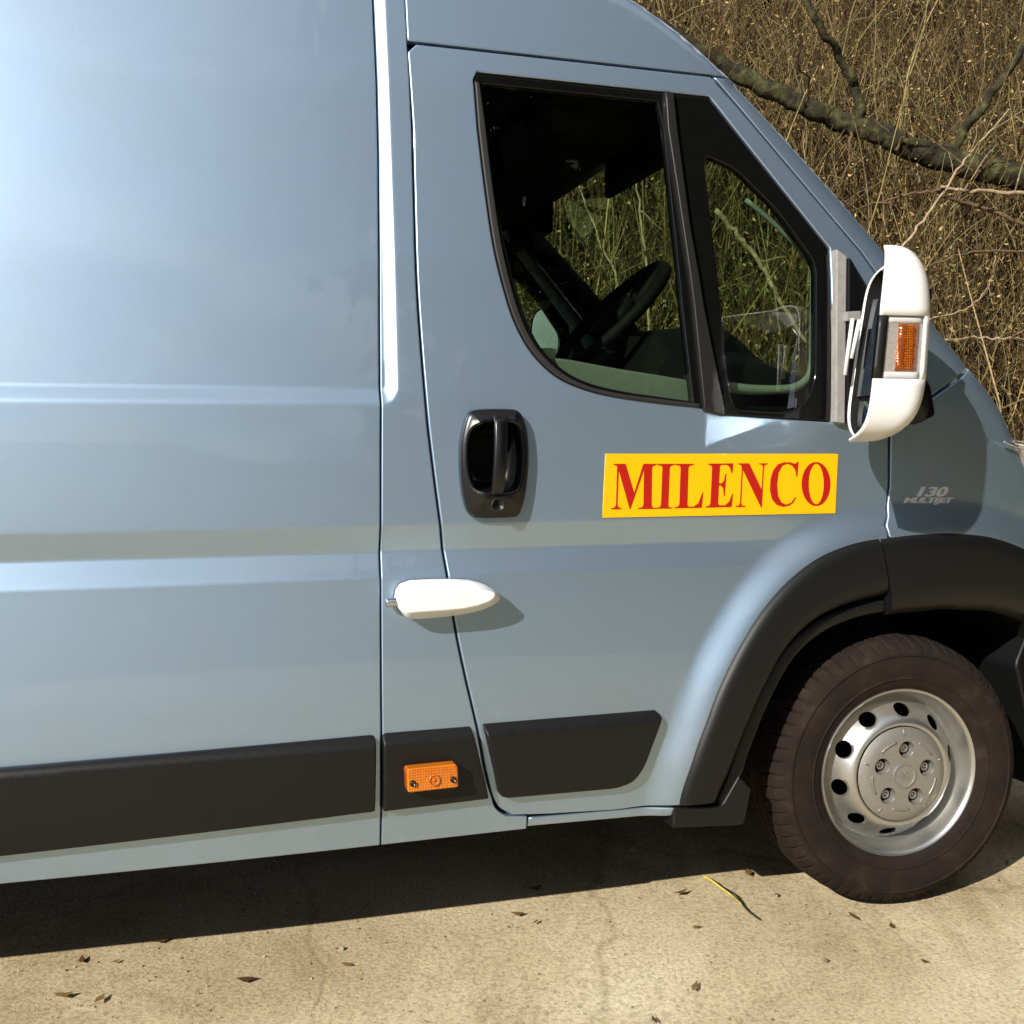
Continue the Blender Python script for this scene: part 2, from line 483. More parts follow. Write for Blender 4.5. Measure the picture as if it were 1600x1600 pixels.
def rings(loops, caps=True):
    """Skin between successive closed loops of equal length."""
    n = len(loops[0]); V = [tuple(q) for l in loops for q in l]; F = []
    for i in range(len(loops) - 1):
        for k in range(n): F.append((i * n + k, i * n + (k + 1) % n, (i + 1) * n + (k + 1) % n, (i + 1) * n + k))
    if caps: F.append(tuple(range(n))[::-1]); F.append(tuple((len(loops) - 1) * n + k for k in range(n)))
    return V, F

def mirror_copy(o, name, parent, width=2.0, mat=None):
    """Left-hand twin of a right-hand part, reflected about the van's centre plane."""
    me = o.data.copy(); n = len(me.vertices); co = np.empty(n * 3); me.vertices.foreach_get('co', co)
    co = co.reshape(-1, 3); co[:, 1] = width - co[:, 1]; me.vertices.foreach_set('co', co.ravel()); me.flip_normals(); me.update()
    if me.has_custom_normals if hasattr(me, 'has_custom_normals') else False:
        pass
    c = bpy.data.objects.new(name, me); link(c, parent)
    if mat: me.materials.clear(); me.materials.append(mat)
    return c

# ================================================================== GROUND AND TERRAIN
def make_ground():
    m, nt, b = new_mat('worn_concrete'); setp(b, rough=0.92, spec=0.2)
    n1 = tex(nt, 'ShaderNodeTexNoise', scale=1.6, Detail=8.0, Roughness=0.65)
    r1 = ramp(nt, n1.outputs['Fac'], [(0.3, (0.48, 0.38, 0.225)), (0.5, (0.61, 0.50, 0.315)), (0.72, (0.70, 0.60, 0.41))])
    n2 = tex(nt, 'ShaderNodeTexNoise', scale=95.0, Detail=8.0, Roughness=0.75)
    r2 = ramp(nt, n2.outputs['Fac'], [(0.34, (0.42, 0.40, 0.36)), (0.52, (0.95, 0.95, 0.95)), (0.72, (1.25, 1.22, 1.15))])
    mx = nt.nodes.new('ShaderNodeMixRGB'); mx.blend_type = 'MULTIPLY'; mx.inputs[0].default_value = 0.85
    nt.links.new(r1.outputs[0], mx.inputs[1]); nt.links.new(r2.outputs[0], mx.inputs[2])
    v = tex(nt, 'ShaderNodeTexVoronoi', scale=60.0)
    r3 = ramp(nt, v.outputs['Distance'], [(0.03, (0.35, 0.30, 0.24)), (0.16, (1, 1, 1))])
    n4 = tex(nt, 'ShaderNodeTexNoise', scale=7.0, Detail=3.0)
    r4 = ramp(nt, n4.outputs['Fac'], [(0.5, (0, 0, 0)), (0.62, (0.8, 0.8, 0.8))])
    mx2 = nt.nodes.new('ShaderNodeMixRGB'); mx2.blend_type = 'MULTIPLY'
    nt.links.new(r4.outputs[0], mx2.inputs[0]); nt.links.new(mx.outputs[0], mx2.inputs[1]); nt.links.new(r3.outputs[0], mx2.inputs[2])
    n5 = tex(nt, 'ShaderNodeTexNoise', scale=0.55, Detail=6.0, Roughness=0.7, Distortion=1.5)
    r5 = ramp(nt, n5.outputs['Fac'], [(0.40, (0.75, 0.72, 0.67)), (0.52, (1, 1, 1))])
    v6 = tex(nt, 'ShaderNodeTexVoronoi', scale=0.8); v6.feature = 'DISTANCE_TO_EDGE'
    nz = tex(nt, 'ShaderNodeTexNoise', scale=3.0, Detail=6.0); ad = nt.nodes.new('ShaderNodeMixRGB'); ad.inputs[0].default_value = 0.18
    tcx = nt.nodes.new('ShaderNodeTexCoord'); nt.links.new(tcx.outputs['Object'], ad.inputs[1]); nt.links.new(nz.outputs['Color'], ad.inputs[2]); nt.links.new(ad.outputs[0], v6.inputs['Vector'])
    r6 = ramp(nt, v6.outputs['Distance'], [(0.0, (0.25, 0.22, 0.18)), (0.002, (0.35, 0.3, 0.25)), (0.005, (1, 1, 1))])
    mx3 = nt.nodes.new('ShaderNodeMixRGB'); mx3.blend_type = 'MULTIPLY'; mx3.inputs[0].default_value = 1.0
    mx4 = nt.nodes.new('ShaderNodeMixRGB'); mx4.blend_type = 'MULTIPLY'; mx4.inputs[0].default_value = 0.8
    nt.links.new(mx2.outputs[0], mx3.inputs[1]); nt.links.new(r5.outputs[0], mx3.inputs[2]); mx4.inputs[0].default_value = 0.35; nt.links.new(mx3.outputs[0], mx4.inputs[1]); nt.links.new(r6.outputs[0], mx4.inputs[2])
    nt.links.new(mx4.outputs[0], b.inputs['Base Color'])
    bump(nt, b, n2.outputs['Fac'], 0.7, 0.006)
    s = 400.0
    # fine near the van, one sheet to the horizon
    xs = np.unique(np.concatenate([[-s, -100, -30, -12, -6], np.arange(-3, 5.01, 0.1), [8, 14, 30, 100, s]]))
    ys = np.unique(np.concatenate([[-s, -100, -30, -12, -6], np.arange(-3, 3.01, 0.1), [6, 12, 40, 120, s]]))
    X, Y = np.meshgrid(xs, ys); nx, ny = len(xs), len(ys)
    Z = 0.004 * np.sin(X * 2.3 + 1) * np.sin(Y * 3.1) + 0.003 * np.sin(X * 7.1) * np.cos(Y * 6.3)
    Z = np.where((abs(X) < 6) & (abs(Y) < 4), Z, 0) - 0.004
    V = np.stack([X, Y, Z], -1).reshape(-1, 3)
    F = [(j * nx + i, j * nx + i + 1, (j + 1) * nx + i + 1, (j + 1) * nx + i) for j in range(ny - 1) for i in range(nx - 1)]
    g = mesh('ground', V, F, m); tag(g, 'sunlit tan concrete ground under the van', None, None, 'structure')
    return g
ground = make_ground()

def make_field():
    m, nt, b = new_mat('rough_grass'); setp(b, rough=1.0, spec=0.0)
    n = tex(nt, 'ShaderNodeTexNoise', scale=0.9, Detail=9.0, Roughness=0.7)
    r = ramp(nt, n.outputs['Fac'], [(0.35, (0.05, 0.06, 0.02)), (0.55, (0.10, 0.10, 0.04)), (0.75, (0.17, 0.14, 0.07))]); nt.links.new(r.outputs[0], b.inputs['Base Color'])
    V, F = [], []; n_ = 64
    for i in range(n_):
        a = 2 * math.pi * i / n_
        for rr in (1.0, 2.6, 30.0): V.append((rr * 7.2 * math.cos(a) + .5, rr * 7.2 * math.sin(a) - 1.0, 0.006))
    for i in range(n_):
        j = (i + 1) % n_
        for k in range(2): F.append((i * 3 + k, i * 3 + k + 1, j * 3 + k + 1, j * 3 + k))
    tag(mesh('grass_field', V, F, m), 'rough grass beyond the concrete yard', None, None, 'structure')
make_field()

def make_hills():
    m, nt, b = new_mat('distant_hill_cover'); setp(b, rough=1.0, spec=0.0)
    n = tex(nt, 'ShaderNodeTexNoise', scale=0.06, Detail=9.0, Roughness=0.7)
    r = ramp(nt, n.outputs['Fac'], [(0.35, (0.045, 0.055, 0.035)), (0.6, (0.10, 0.095, 0.06))]); nt.links.new(r.outputs[0], b.inputs['Base Color'])
    V, F = [], []; n_ = 220
    for i in range(n_):
        a = 2 * math.pi * i / n_
        h = 13 + 5 * math.sin(a * 3 + 1) + 3 * math.sin(a * 7 + .4) + 1.2 * math.sin(a * 17) + .8 * math.sin(a * 31 + 2)
        for rr, hh in ((150, -1), (185, h * .55), (215, h), (300, h * .8)):
            V.append((rr * math.cos(a), rr * math.sin(a), hh))
    for i in range(n_):
        j = (i + 1) % n_
        for k in range(3): F.append((i * 4 + k, i * 4 + k + 1, j * 4 + k + 1, j * 4 + k))
    tag(mesh('hills', V, F, m), 'low wooded hills all round the yard', None, None, 'structure')
make_hills()

def bank_z(x, y):
    x = np.asarray(x, float); y = np.asarray(y, float)
    t = np.maximum(y - 3.3, 0)
    h = 1.08 * np.minimum(t, 7.0) + 0.25 * np.maximum(t - 7.0, 0) + 0.10 * np.sin(x * 1.3 + y) * np.minimum(t, 1) + 0.06 * np.sin(x * 3.7 - y * 2) * np.minimum(t, 1)
    return h * sstep(0.2, 1.6, x) - 0.03

def make_bank():
    m, nt, b = new_mat('shaded_leaf_litter_soil'); setp(b, rough=1.0, spec=0.05)
    n = tex(nt, 'ShaderNodeTexNoise', scale=9.0, Detail=10.0, Roughness=0.8)
    r = ramp(nt, n.outputs['Fac'], [(0.32, (0.004, 0.003, 0.002)), (0.5, (0.013, 0.009, 0.005)), (0.66, (0.036, 0.023, 0.011)), (0.8, (0.016, 0.02, 0.008))])  # near-black tones put the shade of the thicket gaps into the soil
    nt.links.new(r.outputs[0], b.inputs['Base Color']); bump(nt, b, n.outputs['Fac'], 1.0, 0.05)
    xs = np.arange(-14, 24.1, 0.25); ys = np.arange(3.2, 15.1, 0.25); nx, ny = len(xs), len(ys)
    X, Y = np.meshgrid(xs, ys); Z = bank_z(X, Y) + RNG.normal(0, 0.03, X.shape)
    V = np.stack([X, Y, Z], -1).reshape(-1, 3)
    F = [(j * nx + i, j * nx + i + 1, (j + 1) * nx + i + 1, (j + 1) * nx + i) for j in range(ny - 1) for i in range(nx - 1)]
    tag(mesh('bank', V, F, m), 'earth bank under the thicket behind the van', None, None, 'structure')
make_bank()

# ================================================================== THICKET BEHIND THE VAN
def attr_mat(name, rough=0.75):
    m, nt, b = new_mat(name); setp(b, rough=rough, spec=0.25)
    a = nt.nodes.new('ShaderNodeVertexColor'); a.layer_name = 'tint'
    n = tex(nt, 'ShaderNodeTexNoise', scale=22.0, Detail=5.0)
    r = ramp(nt, n.outputs['Fac'], [(0.3, (0.55, 0.55, 0.55)), (0.7, (1.2, 1.2, 1.2))])
    mx = nt.nodes.new('ShaderNodeMixRGB'); mx.blend_type = 'MULTIPLY'; mx.inputs[0].default_value = 1
    nt.links.new(a.outputs[0], mx.inputs[1]); nt.links.new(r.outputs[0], mx.inputs[2]); nt.links.new(mx.outputs[0], b.inputs['Base Color'])
    return m
M['stem'] = attr_mat('dry_stems'); M['leaf'] = attr_mat('small_leaves', 0.5)

def fast_mesh(name, V, F, mat, cols, smooth=False):
    me = bpy.data.meshes.new(name); V = np.asarray(V, np.float32); F = np.asarray(F, np.int32); k = F.shape[1]
    me.vertices.add(len(V)); me.vertices.foreach_set('co', V.ravel())
    me.loops.add(F.size); me.loops.foreach_set('vertex_index', F.ravel())
    me.polygons.add(len(F)); me.polygons.foreach_set('loop_start', np.arange(0, F.size, k, dtype=np.int32))
    me.update(calc_edges=True)
    c = me.color_attributes.new('tint', 'FLOAT_COLOR', 'POINT'); c.data.foreach_set('color', np.hstack([cols, np.ones((len(V), 1))]).astype(np.float32).ravel())
    if smooth: me.polygons.foreach_set('use_smooth', np.ones(len(F), bool))
    me.materials.append(mat); me.validate(); return link(bpy.data.objects.new(name, me))

def stems(name, n, xr, yr, lr, rr, palette, lean, nseg=7, seg=3, zoff=(0, 0), frm=None):
    m4 = n * 5; x = RNG.uniform(*xr, m4); y = yr[0] + (yr[1] - yr[0]) * RNG.uniform(0, 1, m4) ** 1.2
    den = .5 + .5 * np.sin(x * 5.1 + 1.7 * np.sin(y * 3.3)) * np.sin(y * 6.7 + 1.3 * np.sin(x * 4.1)); keep = np.argsort(RNG.uniform(0, 1, m4) / (.05 + den ** 3))[:n]; x, y = x[keep], y[keep]; L = RNG.uniform(*lr, n); r = RNG.uniform(*rr, n) * RNG.uniform(.6, 1.2, n)
    z = bank_z(x, y) + RNG.uniform(zoff[0], zoff[1] + 1e-6, n)
    d = np.stack([RNG.normal(0, lean, n), RNG.normal(-0.05, lean, n), np.ones(n)], 1); d /= np.linalg.norm(d, axis=1)[:, None]
    p = np.stack([x, y, z], 1)
    if frm is not None: p = frm[RNG.integers(0, len(frm), n), RNG.integers(2, frm.shape[1] - 1, n)].copy()
    P = [p.copy()]; curl = RNG.normal(0, 0.07, (n, 3)); curl[:, 2] -= abs(RNG.normal(0, .05, n))
    for i in range(nseg):
        d = d + curl * .6 + RNG.normal(0, 0.09, (n, 3)); d /= np.linalg.norm(d, axis=1)[:, None]; p = p + d * (L / nseg)[:, None]; P.append(p.copy())
    P = np.stack(P, 1); V = np.empty((n, nseg + 1, seg, 3))
    tg = np.gradient(P, axis=1); tg /= np.linalg.norm(tg, axis=2)[..., None]
    u = np.cross(tg, [0.2, 1, 0.1]); u /= np.linalg.norm(u, axis=2)[..., None]; w = np.cross(tg, u)
    tap = np.linspace(1, .35, nseg + 1)[None, :, None]
    for k in range(seg):
        a = 2 * math.pi * k / seg; V[:, :, k] = P + (u * math.cos(a) + w * math.sin(a)) * r[:, None, None] * tap
    idx = np.arange(n * (nseg + 1) * seg).reshape(n, nseg + 1, seg); nx_ = np.roll(idx, -1, 2)
    F = np.stack([idx[:, :-1], nx_[:, :-1], nx_[:, 1:], idx[:, 1:]], -1).reshape(-1, 4)
    pal = np.array(palette)[RNG.integers(0, len(palette), n)] * RNG.uniform(.45, 1.15, (n, 1)) * np.array([1.0, .95, .82])
    C = np.repeat(pal, (nseg + 1) * seg, 0)
    o = fast_mesh(name, V.reshape(-1, 3), F, M['stem'], C, True)
    return o, P

straw = [(0.22, 0.145, 0.055), (0.12, 0.07, 0.028), (0.40, 0.30, 0.15), (0.06, 0.036, 0.018), (0.04, 0.026, 0.014), (0.10, 0.09, 0.028), (0.15, 0.13, 0.045), (0.03, 0.022, 0.013), (0.08, 0.05, 0.02)]
st, SP = stems('bramble_stems', 17000, (1.0, 13), (3.3, 9.6), (0.4, 1.5), (0.002, 0.0055), straw, 0.20)
tag(st, 'tangle of dry brown bramble stems on the bank', None, None, 'stuff')
st3, SP3 = stems('saplings', 260, (1.2, 12), (3.4, 7.0), (1.2, 2.6), (0.005, 0.010), [(0.30, 0.24, 0.11), (0.22, 0.20, 0.08), (0.36, 0.29, 0.16), (0.14, 0.12, 0.05)], 0.22, 9, 6)
tag(st3, 'slender upright saplings among the brambles', None, None, 'stuff')
st2, SP2 = stems('bare_twigs', 15000, (1.0, 13), (3.4, 9.0), (0.15, 0.65), (0.0012, 0.003), [(0.50, 0.39, 0.23), (0.36, 0.26, 0.13), (0.24, 0.16, 0.07), (0.10, 0.065, 0.03), (0.05, 0.034, 0.018)], 0.75, 5, 3, (0.2, 1.6), np.concatenate([SP, SP3[:, :SP.shape[1]], SP3[:, :SP.shape[1]]]))
tag(st2, 'fine bare twigs caught among the bramble stems', None, None, 'stuff')

def leaves(name, n, src, palette, size, label):
    s = src.reshape(-1, 3)[RNG.integers(0, src.shape[0] * src.shape[1], n)] + RNG.normal(0, .05, (n, 3))
    a = RNG.normal(0, 1, (n, 3)); a /= np.linalg.norm(a, axis=1)[:, None]; b = np.cross(a, RNG.normal(0, 1, (n, 3))); b /= np.linalg.norm(b, axis=1)[:, None]
    c = np.cross(a, b); z = RNG.uniform(*size, n)[:, None]
    V = np.stack([s - a * z, s + b * z * .42 + c * z * .12, s + a * z, s - b * z * .42 + c * z * .12], 1)
    F = np.arange(n * 4).reshape(n, 4)
    pal = np.array(palette)[RNG.integers(0, len(palette), n)] * RNG.uniform(.6, 1.4, (n, 1))
    o = fast_mesh(name, V.reshape(-1, 3), F, M['leaf'], np.repeat(pal, 4, 0))
    tag(o, label, None, None, 'stuff'); return o
leaves('dead_leaves', 110000, SP, [(0.12, 0.06, 0.018), (0.28, 0.16, 0.045), (0.045, 0.026, 0.012), (0.42, 0.29, 0.11), (0.05, 0.03, 0.014)], (0.010, 0.026), 'withered brown leaves hanging in the brambles')
# evergreen sprigs in clusters
cl = []
_lf = np.where(SP[:, 0, 0] < 4.6)[0]
for i in range(330):
    k = RNG.integers(0, SP.shape[0]) if i % 3 == 0 else RNG.choice(_lf); c0 = SP[k, -3]
    cl.append(c0 + RNG.normal(0, [.16, .16, .10], (60, 3)))
leaves('green_leaves', 20000, np.array(cl), [(0.05, 0.11, 0.025), (0.08, 0.14, 0.03), (0.035, 0.07, 0.02), (0.13, 0.17, 0.05)], (0.010, 0.024), 'small green evergreen leaves among the brambles')

def make_bark(name, cols, scale):
    m, nt, b = new_mat(name); setp(b, rough=0.9, spec=0.2)
    n = tex(nt, 'ShaderNodeTexNoise', scale=scale, Detail=8.0, Roughness=0.7)
    r = ramp(nt, n.outputs['Fac'], cols); nt.links.new(r.outputs[0], b.inputs['Base Color']); bump(nt, b, n.outputs['Fac'], 1.0, 0.03); return m
M['moss'] = make_bark('mossy_bark', [(0.36, (0.012, 0.010, 0.007)), (0.5, (0.035, 0.030, 0.016)), (0.60, (0.075, 0.075, 0.028)), (0.75, (0.13, 0.115, 0.06))], 7.0)
M['pale'] = make_bark('pale_dead_wood', [(0.3, (0.20, 0.14, 0.08)), (0.55, (0.42, 0.32, 0.20)), (0.75, (0.55, 0.45, 0.30))], 20.0)
M['brownbark'] = make_bark('brown_bark', [(0.3, (0.05, 0.032, 0.018)), (0.6, (0.16, 0.105, 0.06)), (0.8, (0.26, 0.18, 0.10))], 16.0)

def limb(name, pts, r0, r1, mat, parent=None, wob=0.012, seg=9):
    w = np.array([at(*p) for p in pts]); w = np.array(crv(w, 6)); n = len(w)
    w += RNG.normal(0, wob, w.shape)
    if r1 > .02 or r0 > .03:
        w = np.array(crv(w, 5)); n = len(w); seg = 20
    r = np.linspace(r0, r1, n) * (1 + RNG.normal(0, .025, n))
    v, f = tube(w, r, seg)
    if n > 60: v = [tuple(np.array(p) + np.array(mnoise.noise_vector(Vector(p) * 9.0)) * .006 + np.array(mnoise.noise_vector(Vector(p) * 26.0)) * .008) for p in v]
    return mesh(name, v, f, mat, parent), w

def branch(pts, r0, r1, mat, label, twigs=3):
    w0 = at(*pts[0]); e = empty('branch', (0, 0, 0)); tag(e, label, 'branch', 'loose branches lying in the thicket')
    o, w = limb('limb', pts, r0, r1, mat, e, 0.006, 7)
    tv = []
    for i in range(twigs):
        k = int(len(w) * (0.25 + .65 * (i + .5) / twigs)); d = np.array([RNG.normal(0, .6), RNG.normal(-.3, .3), RNG.normal(.3, .6)]); d /= np.linalg.norm(d)
        L = RNG.uniform(.15, .45); q = [w[k] + d * L * t + RNG.normal(0, .012, 3) * t for t in np.linspace(0, 1, 5)]
        v, f = tube(q, np.linspace(r1 * .5, .0015, 5), 5); mesh('twig', v, f, mat, e)
    return e

def mossy_tree():
    e = empty('leaning_tree'); tag(e, 'thick mossy trunk leaning low across the thicket above the mirror', 'tree')
    o, w = limb('trunk', [(900, -40, 5.9), (1060, 60, 5.8), (1180, 128, 5.7), (1290, 180, 5.6), (1370, 208, 5.5), (1440, 238, 5.4), (1520, 260, 5.3), (1620, 292, 5.2), (1760, 420, 5.0)], 0.055, 0.120, M['moss'], e, 0.007, 14)
    for q0, q1 in (((1330, 205), (1300, 300)), ((1400, 235), (1425, 150)), ((1500, 270), (1475, 350)), ((1560, 292), (1590, 210)), ((1260, 170), (1240, 90))):
        limb('twig', [(*q0, 5.4), ((q0[0] + q1[0]) / 2 + 12, (q0[1] + q1[1]) / 2, 5.2), (*q1, 5.0)], .014, .004, M['brownbark'], e, .012, 6)
    limb('bough', [(1470, 260, 5.38), (1500, 215, 5.3), (1560, 130, 5.1), (1640, 20, 5.2)], 0.05, 0.025, M['moss'], e, 0.01, 9)
    limb('bough', [(1350, 215, 5.5), (1330, 120, 5.45), (1270, 20, 5.3), (1230, -60, 5.4)], 0.045, 0.02, M['moss'], e, 0.01, 9)
mossy_tree()
branch([(1470, 292, 4.4), (1500, 296, 4.35), (1560, 300, 4.3), (1640, 304, 4.2)], 0.010, 0.016, M['pale'], 'pale broken branch lying level below the mossy trunk', 2)
branch([(1325, 332, 4.6), (1370, 318, 4.6), (1430, 302, 4.5), (1480, 296, 4.4)], 0.007, 0.014, M['brownbark'], 'dark thin branch rising towards the pale broken branch', 3)
branch([(1465, 305, 4.5), (1520, 320, 4.5), (1570, 338, 4.4), (1650, 375, 4.3)], 0.012, 0.018, M['brownbark'], 'brown branch sloping down below the pale broken branch', 2)
branch([(1405, 392, 4.3), (1450, 335, 4.3), (1490, 275, 4.2), (1530, 225, 4.2), (1580, 170, 4.2)], 0.011, 0.006, M['pale'], 'long straight stick crossing up over the mossy trunk', 4)
branch([(1440, 420, 4.5), (1500, 400, 4.4), (1545, 392, 4.4), (1640, 396, 4.3)], 0.008, 0.011, M['brownbark'], 'brown branch level with the top of the white mirror', 3)
branch([(1480, 530, 4.2), (1540, 527, 4.2), (1600, 530, 4.1), (1680, 528, 4.0)], 0.008, 0.010, M['pale'], 'straight pale stick lying level beside the mirror indicator', 1)
branch([(1450, 497, 4.2), (1500, 488, 4.2), (1525, 470, 4.2), (1548, 440, 4.2), (1556, 400, 4.2)], 0.006, 0.003, M['pale'], 'curved pale twig bending upward right of the white mirror', 2)
branch([(1120, 330, 3.9), (1160, 375, 3.9), (1195, 425, 3.85), (1220, 470, 3.8), (1260, 540, 3.8)], 0.017, 0.012, M['pale'], 'pale crooked branch seen through the front quarter window', 2)
branch([(985, 230, 4.2), (1000, 330, 4.2), (1012, 440, 4.1), (1015, 540, 4.1)], 0.006, 0.010, M['pale'], 'upright pale sapling seen through the driver window', 3)
branch([(905, 290, 4.1), (930, 360, 4.1), (965, 440, 4.0), (980, 520, 4.0)], 0.005, 0.009, M['pale'], 'slanting pale stem seen beyond the dark far pillar', 3)

# dark tree line across the yard: what the glass and the shaded wing reflect
def tree_line():
    n = 900; V = []; 
    x = RNG.uniform(3.0, 30, n); y = RNG.uniform(-17, -11, n); P_ = []
    tv, tf, tc = [], [], []
    for i in range(110):
        az = math.radians(14 + 98 * (i + RNG.uniform(0, 1)) / 110); rr = RNG.uniform(26, 38); x0, y0 = .7 + rr * math.sin(az), -rr * math.cos(az); h = RNG.uniform(25, 33); pts = [(x0 + RNG.normal(0, .16) * k, y0 + RNG.normal(0, .12) * k, h * k / 6) for k in range(7)]
        v, f = tube(pts, np.linspace(.24, .05, 7), 6); o = len(tv); tv += [tuple(p) for p in v]; tf += [tuple(a + o for a in q) for q in f if len(q) == 4]
        for j in range(20):
            k = RNG.integers(0, 7); b0 = np.array(pts[k]); d = RNG.normal(0, 1, 3); d[2] = abs(d[2]) * .7; d /= np.linalg.norm(d); L = RNG.uniform(1.5, 4.2)
            q = [b0 + d * L * t + RNG.normal(0, .08, 3) * t for t in np.linspace(0, 1, 5)]; v, f = tube(q, np.linspace(.05, .01, 5), 4); o = len(tv); tv += [tuple(p) for p in v]; tf += [tuple(a + o for a in q_) for q_ in f if len(q_) == 4]; P_.append(q[2:])
    fast_mesh_col = np.tile([(0.05, 0.04, 0.028)], (len(tv), 1))
    o1 = fast_mesh('tree_line', tv, tf, M['stem'], fast_mesh_col, True); tag(o1, 'dark row of bare trees across the yard', None, None, 'stuff')
    src = np.array(P_).reshape(-1, 1, 3)
    n = 230000; s_ = src[RNG.integers(0, len(src), n), 0] + RNG.normal(0, 1.1, (n, 3)); a = RNG.normal(0, 1, (n, 3)); a /= np.linalg.norm(a, axis=1)[:, None]; b = np.cross(a, RNG.normal(0, 1, (n, 3))); b /= np.linalg.norm(b, axis=1)[:, None]; z = RNG.choice([.10, .15, .22, .75], n, p=[.25, .25, .2, .3])[:, None]
    V = np.stack([s_ - a * z, s_ + b * z * .6, s_ + a * z, s_ - b * z * .6], 1)
    c = np.array([(0.018, 0.026, 0.012), (0.024, 0.024, 0.013), (0.014, 0.020, 0.010)])[RNG.integers(0, 3, n)]
    o2 = fast_mesh('evergreen_foliage', V.reshape(-1, 3), np.arange(n * 4).reshape(n, 4), M['leaf'], np.repeat(c, 4, 0)); tag(o2, 'dark evergreen foliage of the trees across the yard', None, None, 'stuff')
tree_line()

# ================================================================== THE VAN
van = empty('van', (0.0, 1.0, 0.0)); VAN_OFF = Vector((0, 1.0, 0))
tag(van, 'silver blue panel van with black side mouldings and white mirror covers', 'van')
PR = []                                                       # all top parts; parent inverse set at the end
class _P:                                                     # parent proxy: parts keep world coordinates
    pass
def P(o): return o

gr_rows = list(np.arange(0.885, 1.05, 0.008)); rc_rows = list(np.arange(1.270, 1.335, 0.005))
rc_cols = list(np.arange(0.392, 0.445, 0.005))
GAP = 0.0035

# --- outlines in (x, z)
seam = [hit(592, 200), hit(594, 500), hit(596, 800), hit(597, 1130), hit(596, 1320)]
ZB = 0.322
def seam_x(z): return float(np.interp(z, [s[1] for s in seam][::-1], [s[0] for s in seam][::-1]))
gapL_px = [(645, 200), (648, 320), (651, 420), (657, 520), (667, 640), (676, 720), (688, 812), (698, 890), (711, 975), (728, 1058), (747, 1140), (757, 1195), (766, 1232), (778, 1260), (800, 1274)]
gapL = crv(hits(gapL_px), 4)
TOP = 2.495; DTOP = 2.085
gl_top = gapL[0]
xgt = gl_top[0] - 0.004

_pa = [pt for pt in ((HUB[0] - (r_out(t) + d) * math.cos(t), HUB[1] + (r_out(t) + d) * math.sin(t)) for t in np.arange(-.02, 2.3, .016) for d in np.arange(-.03, .105, .0075))]
def _near_arch(G):
    dx, dz = G[:, 0] - HUB[0], G[:, 1] - HUB[1]; th = np.arctan2(dz, -dx); d = np.hypot(dx, dz) - r_out(th); return (d > -.034) & (d < .108) & (th > -.03) & (th < 2.3)
arch_pts = (np.array(_pa), _near_arch)
# cargo side
XR = -2.75; RW = -1.72
_ra = math.asin((HUB[1] - ZB) / .44)
cargo_o = [(XR, ZB)] + [(RW - .44 * math.cos(a), HUB[1] + .44 * math.sin(a)) for a in np.linspace(-_ra, math.pi + _ra, 26)] + [(seam_x(ZB) - GAP, ZB)] + [(seam_x(z) - GAP, z) for z in np.linspace(ZB, TOP, 14)][1:] + [(XR, TOP)]
cargo = panel('side_panel', cargo_o, S, M['paint'], None, 0.05, 0.003, 0.02, rows=gr_rows + rc_rows, cols=rc_cols)
# pillar strip between the seam and the door
gl = [tuple(p) for p in gapL]
pil_r = [(p[0] - GAP, p[1]) for p in gl]
end_sill = hit(823, 1290)
pil_o = [(seam_x(ZB), ZB), (end_sill[0], ZB), (end_sill[0], float(gl[-1][1]) - 0.006)] + [(x, z - 0.006 if i < 6 else z) for i, (x, z) in enumerate(pil_r[::-1])][1:] + [(xgt - GAP, TOP)] + [(seam_x(z), z) for z in np.linspace(TOP, ZB, 14)][:-1]
pillar = panel('pillar_panel', pil_o, S, M['paint'], None, 0.012, 0.003, 0.02, rows=gr_rows + rc_rows, cols=rc_cols)

def cpx(pts, k=4.0, ox=600, oy=600): return [(ox + x / k, oy + y / k) for x, y in pts]
hd_out = crv(hits(cpx([(600, 157), (700, 154), (800, 156), (845, 165), (880, 205), (908, 300), (918, 450), (908, 610), (884, 750), (850, 825), (790, 838), (700, 842), (610, 840), (565, 832), (530, 790), (502, 680), (486, 520), (489, 360), (514, 235), (545, 175), (600, 157)]), -0.030), 4)[:-1]
def inset(poly, d):
    p = resample(poly, 0.02 if d < .004 else 0.006); p = p if area2(p) > 0 else p[::-1]
    _, m = vnormals2(p); return p - m * d
hd_hole = inset(hd_out, 0.007)
# door skin with window opening
doorR_px = [(1075, 80), (1180, 200), (1262, 297), (1345, 395), (1376, 440), (1386, 520), (1388, 620), (1388, 760), (1385, 806), (1382, 822), (1388, 842), (1391, 870)]
dR = hits(doorR_px)
door_bot_px = [(1391, 885), (1340, 893), (1288, 913), (1238, 952), (1185, 1018), (1148, 1090), (1118, 1170), (1096, 1257), (1060, 1259), (960, 1266), (860, 1272)]
dB = hits(door_bot_px)
dtop = [(xgt, DTOP - 0.02), (xgt + .02, DTOP)]
dR[0] = (dR[0][0] + (dR[1][0] - dR[0][0]) * (dR[0][1] - DTOP) / (dR[0][1] - dR[1][1]), DTOP)
door_o = [(p[0] + GAP * .3, p[1]) for p in gl[::-1]] + dtop + dR + crv(dB[:8], 3) + dB[8:]
win_px_l = [(746, 200), (757, 290), (771, 385), (788, 455), (806, 508), (832, 553), (868, 588), (910, 608), (960, 621), (1030, 631), (1095, 638)]
win_r_px = [(1130, 649), (1220, 655), (1302, 660), (1305, 560), (1300, 470), (1297, 388), (1222, 294), (1147, 200), (1080, 116)]
winL = crv(hits(win_px_l), 4); winR = hits(win_r_px)
WT = 2.035
def clip_z(a, b, z): return (a[0] + (b[0] - a[0]) * (z - a[1]) / (b[1] - a[1]), z)
wl1 = hit(746, 200)
